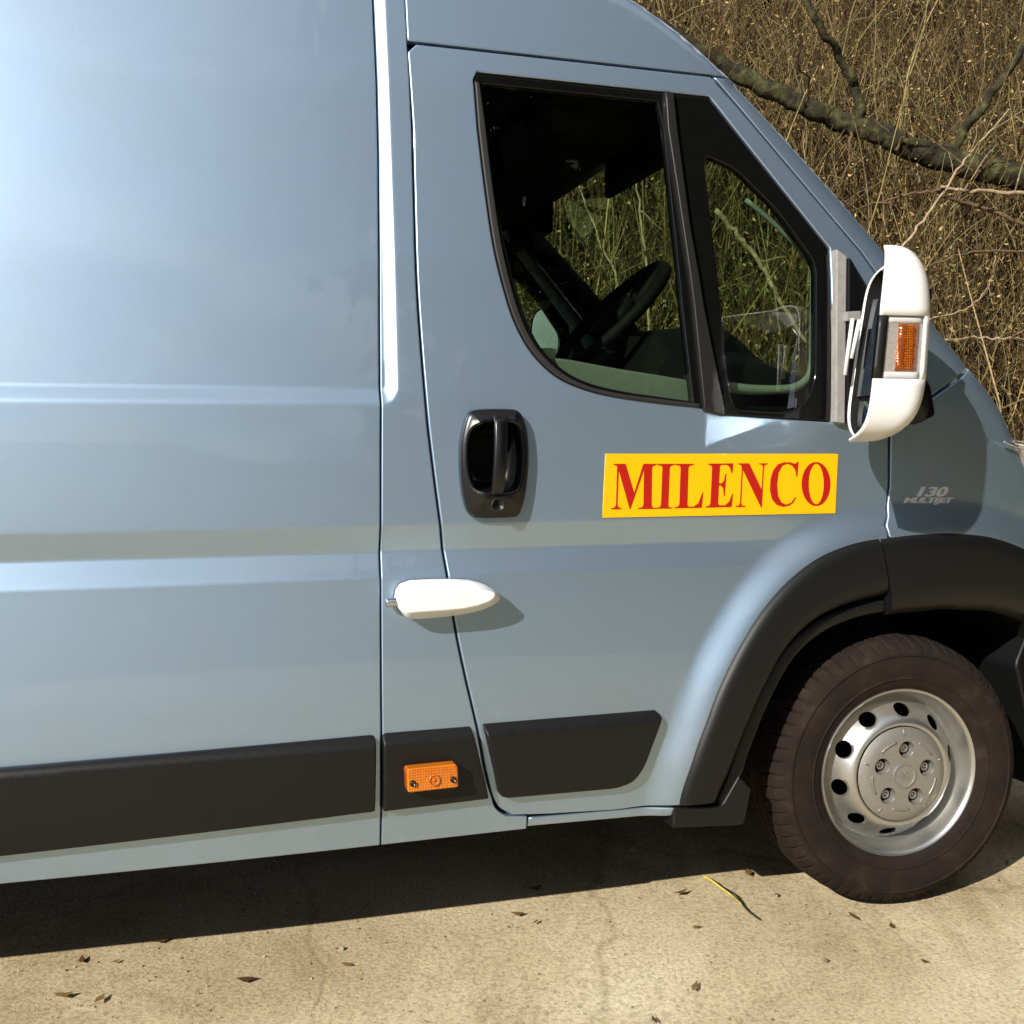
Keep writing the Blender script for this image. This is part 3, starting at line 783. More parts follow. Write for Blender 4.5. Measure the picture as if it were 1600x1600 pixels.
win_o = [(wl1[0] + .005, WT), (wl1[0] - .004, WT - .02)] + winL + winR[:-1] + [clip_z(winR[-2], winR[-1], WT)]
door = panel('front_door', door_o, S, M['paint'], None, 0.03, 0.004, 0.02, holes=[win_o, [tuple(p) for p in hd_hole]], rows=gr_rows, bstep=0.01, extra=arch_pts)

# window surround (black rubber and painted glass border), set 3 mm proud at its outer edge
frame_hole_main_px = [(757, 116), (763, 200), (775, 300), (790, 380), (806, 445), (824, 500), (848, 545), (882, 578), (922, 598), (975, 611), (1035, 620), (1084, 627), (1066, 470), (1038, 200), (1030, 116)]
fmh = hits(frame_hole_main_px[1:14])
WI = WT - 0.024
fm = [(fmh[0][0] - .012, WI)] + crv(fmh[:11], 3) + fmh[11:] + [(fmh[-1][0] - .012, WI)]
quarter_px = [(1100, 240), (1128, 480), (1139, 600), (1150, 640), (1235, 646), (1262, 628), (1276, 590), (1276, 410), (1215, 326), (1150, 262)]
fq = [tuple(p) for p in rounded(hits(quarter_px), [.02, .02, .02, .02, .03, .03, .03, .03, .03, .02], 4)]
fro = inset(win_o, 0.0022)
Sf = lambda x, z: S(x, z) + 0.004
frame = panel('window_frame', fro, Sf, M['frit'], None, 0.05, 0.003, 0.02, holes=[fm, fq], bstep=0.012)
Sg = lambda x, z: S(x, z) + 0.012
def big(poly, d): return inset(poly, -d)
glass = panel('window_glass', big(fm, 0.012), Sg, M['glass'], None, 0.06, 0.0005, 0, bstep=0.03)
glassq = panel('quarter_glass', big(fq, 0.010), Sg, M['glass'], None, 0.06, 0.0005, 0, bstep=0.02)
# rubber channel along the window's rear and lower edge
ch_in = [(hit(760, 200)[0] - .010, WI)] + crv(hits([(760, 200), (770, 285), (784, 378), (800, 448), (818, 503), (842, 546), (876, 580), (916, 601), (968, 614), (1035, 623), (1094, 630)]), 4)
ch_o = [(wl1[0] - .003, WT - .02)] + [(p[0] + .001, p[1]) for p in winL] + [tuple(p) for p in ch_in[::-1]]
ch_o = inset(ch_o, 0.0012)
chan = panel('window_seal', ch_o, lambda x, z: S(x, z) - 0.003, M['rubber'], None, 0.02, 0.004, 0.008, bstep=0.012)
# divider bar
bar_px = [(1049, 130), (1056, 200), (1076, 350), (1098, 480), (1131, 650), (1098, 642), (1082, 480), (1064, 350), (1041, 200), (1036, 130)]
bar = panel('window_divider', [(p[0], min(p[1], WT - .003)) for p in hits(bar_px)], lambda x, z: S(x, z) - 0.010, M['trim'], None, 0.02, 0.004, 0.018, bstep=0.02)

# --- A pillar and roof edge
apx_in = [(1068, 64), (1078, 80), (1183, 200), (1265, 297), (1348, 395), (1380, 440), (1395, 520), (1393, 560)]
apx_out = [(1497, 570), (1448, 512), (1372, 396), (1312, 318), (1213, 198), (1120, 88), (1108, 72)]
ap_in = hits(apx_in); ap_out = [tuple(at(px, py, 0.10 + .03 * (690 - py) / 500)[[0, 2]]) for px, py in apx_out]
def clip_top(pts):
    for i in range(len(pts) - 1):
        a, b = pts[i], pts[i + 1]
        if (a[1] - DTOP) * (b[1] - DTOP) < 0:
            c = (a[0] + (b[0] - a[0]) * (DTOP - a[1]) / (b[1] - a[1]), DTOP)
            return ([c] + pts[i + 1:]) if a[1] > DTOP else (pts[:i + 1] + [c])
    return pts
ap_in = clip_top(ap_in); ap_out = clip_top(ap_out)
ap_in[0] = (ap_in[0][0] + GAP, DTOP)
ap_o = ap_in + [tuple(hit(1450, 622)), ] + ap_out
def roll_front(edge):
    """distance-driven roll-over along a front edge polyline in (x, z)"""
    e = np.array(edge)
    def f(x, z):
        shp = np.shape(x); Pn = np.stack([np.ravel(x), np.ravel(z)], 1); d = np.full(len(Pn), 9.0)
        for a, b in zip(e[:-1], e[1:]):
            u = b - a; t = np.clip(((Pn - a) @ u) / (u @ u), 0, 1); d = np.minimum(d, np.hypot(*(Pn - a - t[:, None] * u).T))
        R = 0.06; q = np.clip((R - d) / R, 0, .999)
        return (R * (1 - np.sqrt(1 - q * q))).reshape(shp)
    return f
rf = roll_front(ap_out)
apil = panel('windscreen_pillar', ap_o, lambda x, z: S(x, z) + rf(x, z) * .9 , M['paint'], None, 0.02, 0.003, 0.02, bstep=0.012)

# --- front wing (fender)
f_l = [(1392, 560), (1392, 700), (1391, 760), (1388, 806), (1385, 822), (1391, 842), (1394, 880)]
f_top_px = [(1500, 574), (1530, 606), (1556, 640), (1578, 680), (1600, 715), (1640, 790), (1690, 900)]
f_top = [tuple(at(px, py, 0.12)[[0, 2]]) for px, py in f_top_px]
f_bot = hits([(1690, 930), (1640, 905), (1600, 893), (1520, 880), (1450, 878), (1394, 884)])
wing_o = hits(f_l)[::-1] + [tuple(hit(1452, 626))] + f_top + f_bot[:-1]
rf2 = roll_front([tuple(at(1452, 560, .1)[[0, 2]])] + f_top)
wing = panel('front_wing', wing_o, lambda x, z: S(x, z) + rf2(x, z) * 1.1, M['paint'], None, 0.02, 0.004, 0.02, rows=gr_rows, bstep=0.012, extra=arch_pts)

# --- sheets that run across the van from the front edges: bonnet, windscreen, roof
def across(name, edge, y0, mat, bulge=0.0, n=24):
    e = crv(edge, 5) if len(edge) > 2 else edge
    V, F = [], []
    for j in range(n + 1):
        t = j / n; b = bulge * (1 - (2 * t - 1) ** 2)
        for x, z in e:
            ya = float(S(x, z)) + y0; V.append((x + b, ya + (2.0 - 2 * ya) * t, z + b * .3))
    m = len(e)
    for j in range(n):
        for i in range(m - 1): F.append((j * m + i, (j + 1) * m + i, (j + 1) * m + i + 1, j * m + i + 1))
    return mesh(name, V, F, mat, None)
bon_edge = [(p[0] - .004, p[1] - .004) for p in f_top]
bonnet = across('bonnet', bon_edge, 0.055, M['paint'], 0.05)
scr_edge = [(p[0] - .008, p[1] - .006) for p in ap_out][::-1]
screen = across('windscreen', scr_edge, 0.05, M['screen'], 0.06)
xd = ap_out[-1][0]
roof_edge = [(xd, DTOP + .004), (xd - .10, 2.175), (xd - .24, 2.265), (0.85, 2.36), (0.62, 2.44), (0.30, 2.485), (-0.4, 2.50), (XR, 2.50)]
roof = across('roof', roof_edge, 0.05, M['paint'], 0.0)
re = [p for p in crv(roof_edge, 5) if p[0] > xgt + .01]
rf3 = roll_front(crv(roof_edge, 3))
rs_o = [(xgt, DTOP + .006), (xd - .002, DTOP + .006)] + re[1:] + [(xgt, re[-1][1] + .005)]
roofside = panel('roof_side', rs_o, lambda x, z: S(x, z) + rf3(x, z) * .9, M['paint'], None, 0.03, 0.004, 0.02, bstep=0.02)

# --- side mouldings (three pieces): slab with a bevel that looks upward
def moulding(name, px_outline, t=0.020, rnd=None):
    o = hits(px_outline, -0.018)
    o = rounded(o, rnd, 5) if rnd is not None else np.array(o)
    top = np.array([o[np.argmax(o[:, 1])]]); 
    ztop = o[:, 1].max()
    def yf(x, z): return S(x, z) - 0.003 - t * sstep(0.0, 0.028, ztop + 0.004 - z)
    return panel(name, o, yf, M['plastic'], None, 0.03, 0.005, t + 0.004, rows=list(np.arange(ztop - .03, ztop, .004)), bstep=0.012)
mo1 = moulding('side_moulding', [(-900, 1270.6), (588, 1151), (586, 1268), (-900, 1430.5)], rnd=[.002, .012, .006, .002])
mo2 = moulding('side_moulding', [(599, 1149), (738, 1138), (764, 1248), (599, 1268)], rnd=[.012, .004, .006, .004])
mo3 = moulding('side_moulding', [(757, 1134), (1028, 1112), (1036, 1120), (1007, 1198), (990, 1222), (964, 1232), (794, 1247), (781, 1244)], rnd=[.004, .004, .006, .02, .02, .02, .006, .01])
tag(mo1, 'long black moulding along the load area'); tag(mo2, 'short black moulding carrying the amber lamp'); tag(mo3, 'black door moulding with a slanted front end')

# --- sill under the door
sill_o = [(end_sill[0] + GAP, 0.326), (hit(1050, 1288)[0], 0.318), (hit(1062, 1262)[0], hit(1062, 1262)[1] - .002)] + [(hit(825, 1279)[0] + .002, hit(825, 1279)[1])]
sill = panel('sill', sill_o, lambda x, z: S(x, z) + 0.004, M['paint'], None, 0.02, 0.004, 0.10, bstep=0.015)

# --- wheel-arch trims
def pt_arch(th, r): return HUB[0] - r * math.cos(th), HUB[1] + r * math.sin(th)
def arch_band(name, th, f0, f1, y_edge, y_mid, mat, back=0.05, n=10, y_in=None, ride=False):
    y_in = y_edge if y_in is None else y_in
    V, F = [], []; m = n + 3
    for t in th:
        a, b = f0(t), f1(t)
        c = []
        for k in range(n + 1):
            u = k / n; r = a + (b - a) * u
            sh = (max(0.0, 1 - (2 * u - 1) ** 4)) ** 0.6
            # rises quickly at the outer side, flat crown, tucks in on the inner side
            x, z = pt_arch(t, r); ye = y_edge if u < .5 else y_in; yy = ye + (y_mid - ye) * sh + (float(S(x, z)) if ride else float(nose(x)))
            c.append((x, yy, z))
        x, z = pt_arch(t, a); c.insert(0, (x, c[0][1] + back, z)); x, z = pt_arch(t, b); c.append((x, c[-1][1] + back, z))
        V += c
    for i in range(len(th) - 1):
        for k in range(m - 1): F.append((i * m + k, i * m + k + 1, (i + 1) * m + k + 1, (i + 1) * m + k))
    F.append(tuple(range(m))); F.append(tuple((len(th) - 1) * m + k for k in range(m))[::-1])
    return mesh(name, V, F, mat, None, True, angle=math.radians(60))
th_top = math.atan2(at(1390, 890, -.05)[2] - HUB[1], -(at(1390, 890, -.05)[0] - HUB[0]))
th0 = 0.0
trimD = arch_band('arch_trim', np.linspace(th0 - 0.005, th_top - .004, 70), lambda t: r_out(t), lambda t: r_in(t) + .002, 0.002, -0.014, M['plastic'], y_in=0.020, ride=True)
trimF = arch_band('arch_trim', np.linspace(th_top + .004, 2.55, 50), lambda t: r_out(t), lambda t: r_in(t) - .048, 0.002, -0.013, M['plastic'], y_in=0.020, ride=True)
lipw = lambda t: 0.050 - 0.006 * math.sin(t)
lipD = arch_band('arch_lip', np.linspace(-0.055, th_top - .004, 70), lambda t: r_in(t) - .006, lambda t: r_in(t) - lipw(t), 0.004, -0.012, M['plastic'])
tag(trimD, 'black arch trim fixed to the door'); tag(trimF, 'black arch trim fixed to the front wing')
# foot of the inner lip
foot_o = rounded(hits([(1053, 1262), (1128, 1259), (1160, 1215), (1178, 1235), (1152, 1282), (1045, 1289)]), [.006, .01, .004, .004, .012, .004], 4)
foot = panel('arch_foot', foot_o, lambda x, z: S(x, z) * 0 - 0.016, M['plastic'], None, 0.02, 0.006, 0.09, bstep=0.01)

# --- wheel housing and dark underside
V, F = [], []
nth = 48
for i in range(nth + 1):
    t = -0.03 + (math.pi + .06) * i / nth; r = 0.545
    for y in (0.02, 0.30, 0.70): V.append((*pt_arch(t, r)[:1], y, pt_arch(t, r)[1]))
for i in range(nth):
    for k in range(2): F.append((i * 3 + k, i * 3 + k + 1, (i + 1) * 3 + k + 1, (i + 1) * 3 + k))
liner = mesh('wheel_housing', V, F, M['dark'], None)
blk = []
blk.append(box((-0.85, 1.0, 0.42), (3.7, 1.70, 0.10)))
blk.append(box((RW, 1.0, .36), (.10, 1.5, .10))); blk.append(box((RW, .62, .62), (1.0, .6, .62))); blk.append(box((RW, 1.38, .62), (1.0, .6, .62)))             # floor pan
blk.append(box((1.80, 0.72, 0.70), (1.6, 0.10, 1.0)))             # inner wheel-well wall
blk.append(box((1.75, 1.35, 0.42), (1.5, 1.20, 0.12)))
blk.append(box((-0.2, 0.35, 0.33), (2.2, 0.08, 0.10)))             # chassis rail
blk.append(box((-0.55, 0.09, 0.40), (2.6, 0.06, 0.12)))
blk.append(box((0.85, 0.12, 0.42), (0.5, 0.06, 0.10)))
V, F = join(blk); under = mesh('underside', V, F, M['dark'], None, False)

# --- inner body shell that closes the gaps (follows the side 3 cm in)
def inner(name, o, d, mat, holes=()): return panel(name, o, lambda x, z: S(x, z) + d, mat, None, 0.12, 0.001, 0, holes=holes, bstep=0.04)
sh1 = inner('inner_shell', [(XR, .88), (-2.3, .88), (-1.15, .88), (-1.15, .34), (0.98, .36), (1.05, .80), (1.20, 1.0), (1.70, 1.12), (1.72, 1.22), (0.45, 1.22), (0.47, 2.25), (XR, 2.25)], 0.030, M['dark'])
sh2 = inner('pillar_inner', [(0.33, 1.2), (0.62, 1.2), (0.56, 1.6), (0.53, 2.2), (0.33, 2.2)], 0.034, M['cabin'])

rear = mesh('rear_door', *box((XR + .02, 1.0, 1.40), (.04, 1.62, 2.10)), M['paint'], None, False)
rbump = bevel(mesh('rear_bumper', *box((XR - .05, 1.0, .45), (.16, 1.9, .22)), M['plastic'], None, False), .03)
# --- bumper corner in front of the tyre, bottom right
bump_o = rounded([(2.13, 0.60), (2.18, 0.68), (2.75, 0.72), (2.75, 0.22), (2.28, 0.22)], .02, 4)
bumper = panel('bumper', bump_o, lambda x, z: nose(x) * .9 + 0.005 + 0 * z, M['plastic'], None, 0.05, 0.01, 0.25, bstep=0.03)

# --- headlamp corner
hl = []
hl_px = [(1566, 688), (1582, 684), (1640, 702), (1680, 760), (1660, 850), (1612, 770), (1588, 722)]
hl_o = rounded([tuple(at(px, py, 0.10)[[0, 2]]) for px, py in hl_px], .008, 3)
headlamp = panel('headlamp', hl_o, lambda x, z: S(x, z) + rf2(x, z) * 1.1 - .012, M['clear'], None, 0.02, 0.006, 0.02, bstep=0.012)
e_ = [np.array([*hit(px, py)[:1], float(S(*hit(px, py))) + float(rf2(*hit(px, py))) * 1.1 - .014, hit(px, py)[1]]) for px, py in [(1562, 690), (1580, 697), (1600, 703)]]
v, f = tube(np.array(e_), .0035, 6); hl_t = mesh('headlamp_trim', v, f, M['chrome'], None)
hl_in = panel('reflector', inset(hl_o, .006), lambda x, z: S(x, z) + rf2(x, z) * 1.1 - .005, M['lens_back'], None, 0.02, 0.004, 0.02, bstep=0.012)

# ------------------------------------------------------------------ door handle
hd_in = crv(hits(cpx([(640, 245), (700, 238), (780, 240), (845, 270), (868, 340), (874, 450), (862, 580), (835, 650), (780, 668), (700, 672), (620, 665), (575, 640), (550, 560), (541, 450), (546, 350), (575, 280), (640, 245)]), -0.040), 4)[:-1]
hd_arr = np.array(hd_out)
def hd_y(x, z):
    shp = np.shape(x); d = seg_dist(np.stack([np.ravel(x), np.ravel(z)], 1), hd_arr).reshape(shp)
    return S(x, z) - 0.024 - 0.022 * sstep(0.0, 0.045, d)
handle = panel('door_handle', hd_out, hd_y, M['gloss_black'], None, 0.006, 0.009, 0.028, holes=[hd_in], bstep=0.006)
# bowl
hb = np.array(resample(hd_in, .01)); cen = hb.mean(0)
loops = []
for s, y in ((1.02, -0.034), (0.97, -0.020), (0.90, 0.010), (0.75, 0.030), (0.45, 0.038), (0.06, 0.040)):
    loops.append([(cen[0] + (p[0] - cen[0]) * s, float(S(*p)) + y, cen[1] + (p[1] - cen[1]) * s) for p in hb])
V, F = rings(loops, False); bowl = mesh('handle_bowl', V, F, M['gloss_black'], None)
# grip: a strap bowed outward, joined to the surround at both ends
gp = []
for k in range(13):
    t = k / 12; c = hit(600 + (728 - 18 * t) / 4, 600 + (195 + 500 * t) / 4, -0.05); w = 0.0145
    yb = float(S(*c)) - 0.042 - 0.016 * math.sin(math.pi * min(1, max(0, t))) ** .5
    lp = []
    for a in range(12):
        A = 2 * math.pi * a / 12; ca, sa = math.cos(A), math.sin(A)
        lp.append((c[0] + w * math.copysign(abs(ca) ** .45, ca), yb + 0.009 * math.copysign(abs(sa) ** .6, sa), c[1]))
    gp.append(lp)
V, F = rings(gp); grip = mesh('grip', V, F, M['gloss_black'], None)
c = hit(777, 789, -0.04)
V, F = lathe([(0.016, 0.004), (0.016, -0.006), (0.0135, -0.008), (0.0125, -0.004), (0.004, -0.004), (0.0035, -0.001), (0.0, -0.001)], 28)
keyh = mesh('lock_barrel', [(x + c[0], y + float(S(*c)) - 0.041, z + c[1]) for x, y, z in V], F, M['trim'], None)
V, F = box((c[0], float(S(*c)) - .0462, c[1]), (.003, .002, .011)); keyslot = mesh('keyhole', V, F, M['dark'], None, False)

# ------------------------------------------------------------------ white security lock across the door gap
def lock_loop(px, off): return [(*[q for q in (hit(*p)[0],)], off, hit(*p)[1]) for p in px]
lo_base = cpx([(84, 1300), (110, 1258), (170, 1236), (300, 1228), (440, 1226), (540, 1230), (620, 1248), (680, 1280), (715, 1315), (722, 1330), (712, 1352), (672, 1382), (600, 1412), (500, 1436), (380, 1452), (260, 1462), (160, 1466), (125, 1445), (90, 1400), (78, 1350)])
lo_face = cpx([(140, 1325), (160, 1316), (210, 1312), (300, 1304), (430, 1297), (530, 1292), (600, 1291), (660, 1295), (692, 1304), (694, 1322), (682, 1342), (650, 1362), (590, 1382), (500, 1402), (390, 1412), (270, 1420), (175, 1428), (155, 1424), (146, 1400), (140, 1360)])
lb = np.array([hit(*p, -0.030) for p in lo_base]); lf = np.array([hit(*p, -0.070) for p in lo_face])
def lp3(a, y): return [(p[0], float(S(p[0], p[1])) + y, p[1]) for p in a]
V, F = rings([lp3(lb, 0.004), lp3(lb, -0.036), lp3(lb * .94 + lf * .06, -0.043), lp3(lb * .12 + lf * .88, -0.0670), lp3(lf, -0.070)])
gV, gF = rings([lp3(lb + (lb - lb.mean(0)) * .012, 0.003), lp3(lb + (lb - lb.mean(0)) * .012, -0.004)]); gask = mesh('lock_gasket', gV, gF, M['rubber'], None)
dlock = mesh('security_lock', V, F, M['white'], None, True, angle=math.radians(30)); bevel(dlock, 0.002, 2)
tag(dlock, 'white wedge-shaped security lock bridging the door gap')
c = hit(614, 941, -.02)
V, F = lathe([(0.0, -.016), (0.0085, -.016), (0.0095, -.014), (0.0095, 0.03)], 24)
lcyl = mesh('lock_cylinder', [(c[0] + y, float(S(*c)) - .024 + x, c[1] + z) for x, y, z in V], F, M['chrome'], None)

# ------------------------------------------------------------------ amber side marker lamp
ml = rounded(hits([(634, 1201), (714, 1193), (716, 1229), (636, 1238)], -0.050), .008, 4)
Sm = lambda x, z: S(x, z) - 0.023
marker = extr(ml, -0.034, 0.0, M['amber'], 'side_marker_lamp', None, Sm, 0.004)
bits = []
for px, py in ((643, 1221), (706, 1215)):
    c = hit(px, py, -.045); V, F = lathe([(0.0065, -.004), (0.0065, -.010), (0.0045, -.010), (0.004, -.002), (0, -.002)], 18)
    bits.append(mesh('screw', [(x + c[0], y + float(S(*c)) - .0525, z + c[1]) for x, y, z in V], F, M['gloss_black'], None))
c = hit(677, 1217, -.048); V, F = lathe([(0.0125, -.001), (0.0125, -.0035), (0.010, -.0035), (0.009, -.001), (0.0035, -.0015), (0.002, -.004), (0, -.004)], 26)
bits.append(mesh('lens_ring', [(x + c[0], y + float(S(*c)) - .0568, z + c[1]) for x, y, z in V], F, M['amber'], None))

# ------------------------------------------------------------------ badge on the front wing: 130 / MULTIJET
def text_mesh(txt, size, extrude, shear=0.0, bev=0.0, bold=0.0):
    cu = bpy.data.curves.new('t', 'FONT'); cu.body = txt; cu.size = size; cu.extrude = extrude; cu.shear = shear; cu.resolution_u = 3; cu.bevel_depth = bev; cu.offset = bold
    cu.align_x = 'LEFT'
    o = bpy.data.objects.new('t', cu); sc.collection.objects.link(o)
    dg = bpy.context.evaluated_depsgraph_get(); dg.update()
    me = bpy.data.meshes.new_from_object(o.evaluated_get(dg)); bpy.data.objects.remove(o)
    V = np.array([v.co[:] for v in me.vertices]); F = [tuple(p.vertices) for p in me.polygons]
    return V, F
badge = empty('badge')
for txt, (pa, pb), (za, zb) in (('130', (1432, 1481), (776, 760)), ('MULTIJET', (1412, 1490), (788, 777))):
    V, F = text_mesh(txt, 1.0, 0.06, 0.35, 0.0, 0.022)
    V[:, :2] -= V[:, :2].min(0); W_, H_ = V[:, 0].max(), V[:, 1].max()
    a, b = hit(pa, za), hit(pb, za); t = hit(pa, zb)
    X = a[0] + V[:, 0] / W_ * (b[0] - a[0]); Z = a[1] + (b[1] - a[1]) * V[:, 0] / W_ + V[:, 1] / H_ * (t[1] - a[1])
    Y = S(X, Z) + rf2(X, Z) * 1.1 - 0.0015 - V[:, 2] * 0.03
    mesh('badge_lettering', np.stack([X, Y, Z], 1), F, M['badge'], badge, False)

# ------------------------------------------------------------------ wing mirror with white protector cover
mirror = empty('wing_mirror')
Z0, Z1 = 1.205, 1.622
def mplan(z):
    t = (z - 1.22) / 0.35
    A = np.array([1.468 + .053 * t, -.090]); B = np.array([1.374 + .034 * min(t, 1.2), -.312])
    Cc = np.array([1.528 + .014 * t, -.332]); D = np.array([1.575 + .02 * t, -.10])
    return A, B, Cc, D
def mshrink(z):
    t = (z - (Z0 + Z1) / 2) / ((Z1 - Z0) / 2); t = max(-1, min(1, t)); return (1 - abs(t) ** (3.4 if t > 0 else 3.6)) ** (1 / 2.4)
def outer_curve(z, inset_=0.0):
    """plan curve from the inner rear edge round the front to the outer rear edge"""
    A, B, Cc, D = mplan(z); k = mshrink(z); c = (A + B + Cc + D) / 4
    L = lambda p, r, t: p + (r - p) * t
    def quad(p, m, r, n): return [(1 - t) ** 2 * p + 2 * t * (1 - t) * m + t * t * r for t in np.linspace(0, 1, n)]
    q = np.array([A, L(A, D, .4)] + quad(L(A, D, .6), D, L(D, Cc, .35), 6) + quad(L(D, Cc, .55), Cc, L(Cc, B, .42), 10) + [L(Cc, B, t) for t in (.55, .66, .76, .86, .94, 1.0)])
    q = c + (q - c) * (1 - inset_)
    A2, B2 = c + (A - c) * (1 - inset_), c + (B - c) * (1 - inset_)
    xr = A2[0] + (B2[0] - A2[0]) * (q[:, 1] - A2[1]) / (B2[1] - A2[1]); top_ = z > (Z0 + Z1) / 2; yc = B[1] * .93 + A[1] * .07 if top_ else A[1] * .5 + B[1] * .5
    q = np.stack([xr + (q[:, 0] - xr) * (.12 + .88 * k), yc + (q[:, 1] - yc) * max(.15 if top_ else .45, (1 - min(1, abs((z - (Z0 + Z1) / 2) / ((Z1 - Z0) / 2))) ** (9 if top_ else 7)) ** .5)], 1)
    return q
zs = np.concatenate([Z0 + (Z1 - Z0) * (0.5 - 0.5 * np.cos(np.linspace(0.17, math.pi - .15, 36)))])
IND_Z = (at(1400, 591, -.335)[2], at(1400, 491, -.335)[2])
def shell(name, zlist, mat, i0=0, i1=None, th=0.004, caps=()):
    rows_ = [outer_curve(z)[i0:i1] for z in zlist]; m = len(rows_[0]); V, F = [], []
    for z, r in zip(zlist, rows_):
        for p in r: V.append((p[0], p[1], z))
    for i in range(len(zlist) - 1):
        for k in range(m - 1): F.append((i * m + k, i * m + k + 1, (i + 1) * m + k + 1, (i + 1) * m + k))
    for end in caps:
        i = 0 if end == 'lo' else len(zlist) - 1; F.append(tuple(i * m + k for k in range(m)))
    o = mesh(name, V, F, mat, mirror); o.data.set_sharp_from_angle(angle=math.radians(50)); s = o.modifiers.new('solid', 'SOLIDIFY'); s.thickness = th; s.offset = 0
    return o
NC = len(outer_curve(1.4)); iC = 15                            # index where the indicator ends towards the front
zu = np.concatenate([[IND_Z[1]], zs[zs > IND_Z[1] + .006]]); zlw = np.concatenate([zs[zs < IND_Z[0] - .006], [IND_Z[0]]])
zm = np.linspace(IND_Z[0], IND_Z[1], 8)
cov = shell('mirror_cover', zu, M['white'], 0, None, 0.005, ('hi',)); tag(cov, 'white upper mirror cover')
cov2 = shell('mirror_cover', zlw, M['white'], 0, None, 0.005, ('lo',)); tag(cov2, 'white lower mirror cover')
cov3 = shell('mirror_cover', zm, M['white'], 0, iC + 1, 0.005); tag(cov3, 'white strip of mirror cover ahead of the indicator')
# black inner shell
V, F = [], []
zi = zs[1:-1]; rows_ = [outer_curve(z, 0.07) for z in zi]; m = NC
for z, r in zip(zi, rows_):
    for p in r: V.append((p[0], p[1], z))
for i in range(len(zi) - 1):
    for k in range(m - 1): F.append((i * m + k, i * m + k + 1, (i + 1) * m + k + 1, (i + 1) * m + k))
mesh('mirror_housing', V, F, M['trim'], mirror)
# glass: main above, wide-angle below, on a black backing, looking back and in
def mglass(name, za, zb, mat, dd, ins, n=10, Rc=1.6):
    V = []; m = 13; zm_ = (za + zb) / 2
    for z in np.linspace(za, zb, n):
        A, B, Cc, D = mplan(z); k = min(1.0, mshrink(z) ** .5)
        xa = A[0] + 0.010 + dd + .004 * (z - 1.30) / .30
        h = (A[1] - B[1]) * .5 * k * (1 - ins); ym = (A[1] + B[1]) / 2
        for u in np.linspace(1, -1, m):
            y = ym + u * h; cv = ((y - ym) ** 2 + (z - zm_) ** 2) / (2 * Rc)
            V.append((xa - .03 * (A[1] - y) + cv, y, z))
    F = [(i * m + j, i * m + j + 1, (i + 1) * m + j + 1, (i + 1) * m + j) for i in range(n - 1) for j in range(m - 1)]
    return mesh(name, V, F, mat, mirror, True)
mglass('mirror_backing', Z0 + .03, Z1 - .085, M['gloss_black'], 0.006, 0.06, 24)
mglass('mirror_glass', 1.312, Z1 - .085, M['mirror'], 0.0, 0.10, 20, 6.0)
mglass('wide_angle_glass', Z0 + .035, 1.300, M['mirror'], 0.0, 0.14, 10, 0.6)
# indicator lens in the outer side
V, F = [], []
q0 = [outer_curve(z) for z in zm]; m = NC - iC
def strip(name, mat, i0, i1, push, z0, z1, n=8, solid=0.0):
    V, F = [], []; zz = np.linspace(z0, z1, n); cc = [outer_curve(z)[i0:i1 + 1] for z in zz]; m = i1 - i0 + 1
    for z, r in zip(zz, cc):
        for p in r: V.append((p[0], p[1] + push, z))
    for i in range(n - 1):
        for k in range(m - 1): F.append((i * m + k, (i + 1) * m + k, (i + 1) * m + k + 1, i * m + k + 1))
    o = mesh(name, V, F, mat, mirror)
    if solid: s = o.modifiers.new('solid', 'SOLIDIFY'); s.thickness = solid
    return o
LAST = NC - 1
_q = outer_curve((IND_Z[0] + IND_Z[1]) / 2)
def _px(p):
    d = np.array([p[0], p[1], sum(IND_Z) / 2]) - CAM; return 800 + FPX * (d @ _rt) / (d @ _fw)
print('MIRPX', [(i, round(_px(p))) for i, p in enumerate(_q)])
strip('indicator_surround', M['gloss_black'], iC, LAST, 0.007, IND_Z[0], IND_Z[1])
strip('indicator_reflector', M['lens_back'], iC, LAST - 2, 0.0042, IND_Z[0] + .004, IND_Z[1] - .004)
amb = strip('indicator_lens', M['indicator'], iC + 1, LAST - 4, 0.0022, IND_Z[0] + .017, IND_Z[1] - .017, 10, 0.003)
strip('indicator_cover', M['clear'], iC, LAST - 2, -0.0015, IND_Z[0] + .002, IND_Z[1] - .002)
for k, zc in enumerate(np.linspace(IND_Z[0] + .008, IND_Z[1] - .008, 2)):
    strip('indicator_rim', M['white'], iC, LAST - 2, 0.003, zc - .007, zc + .007, 3, 0.003)
strip('mirror_edge', M['trim'], LAST - 2, LAST, -.0015, IND_Z[0], IND_Z[1], 6, 0.004)
# mount: sail plate on the door, grey rear edge, arm
sail_px = [(1316, 402), (1345, 450), (1392, 540), (1442, 602), (1450, 650), (1420, 664), (1314, 662)]
sail = extr(rounded(hits(sail_px), .012, 4), -0.028, 0.012, M['gloss_black'], 'mirror_mount', mirror, S, 0.006)
edge_o = hits([(1300, 391), (1316, 402), (1313, 662), (1299, 660)])
edge = extr(edge_o, -0.020, 0.012, M['greyedge'], 'mount_edge', mirror, S, 0.003)
V, F = rings([[(1.64 + .02 * math.cos(a), y, 1.40 + .035 * math.sin(a)) for a in np.linspace(0, 2 * math.pi, 14)[:-1]] for y in (0.0, -.06, -.13)]); mesh('mirror_arm', V, F, M['trim'], mirror)
V, F = rings([[(1.64 + .025 * math.cos(a), y, 1.29 + .04 * math.sin(a)) for a in np.linspace(0, 2 * math.pi, 14)[:-1]] for y in (0.0, -.06, -.14)]); mesh('mirror_arm', V, F, M['trim'], mirror)
stub_o = hits([(1312, 489), (1334, 488), (1334, 502), (1312, 504)]); stub = extr(stub_o, -0.030, 0.0, M['greyedge'], 'mount_stub', mirror, S, 0.002)
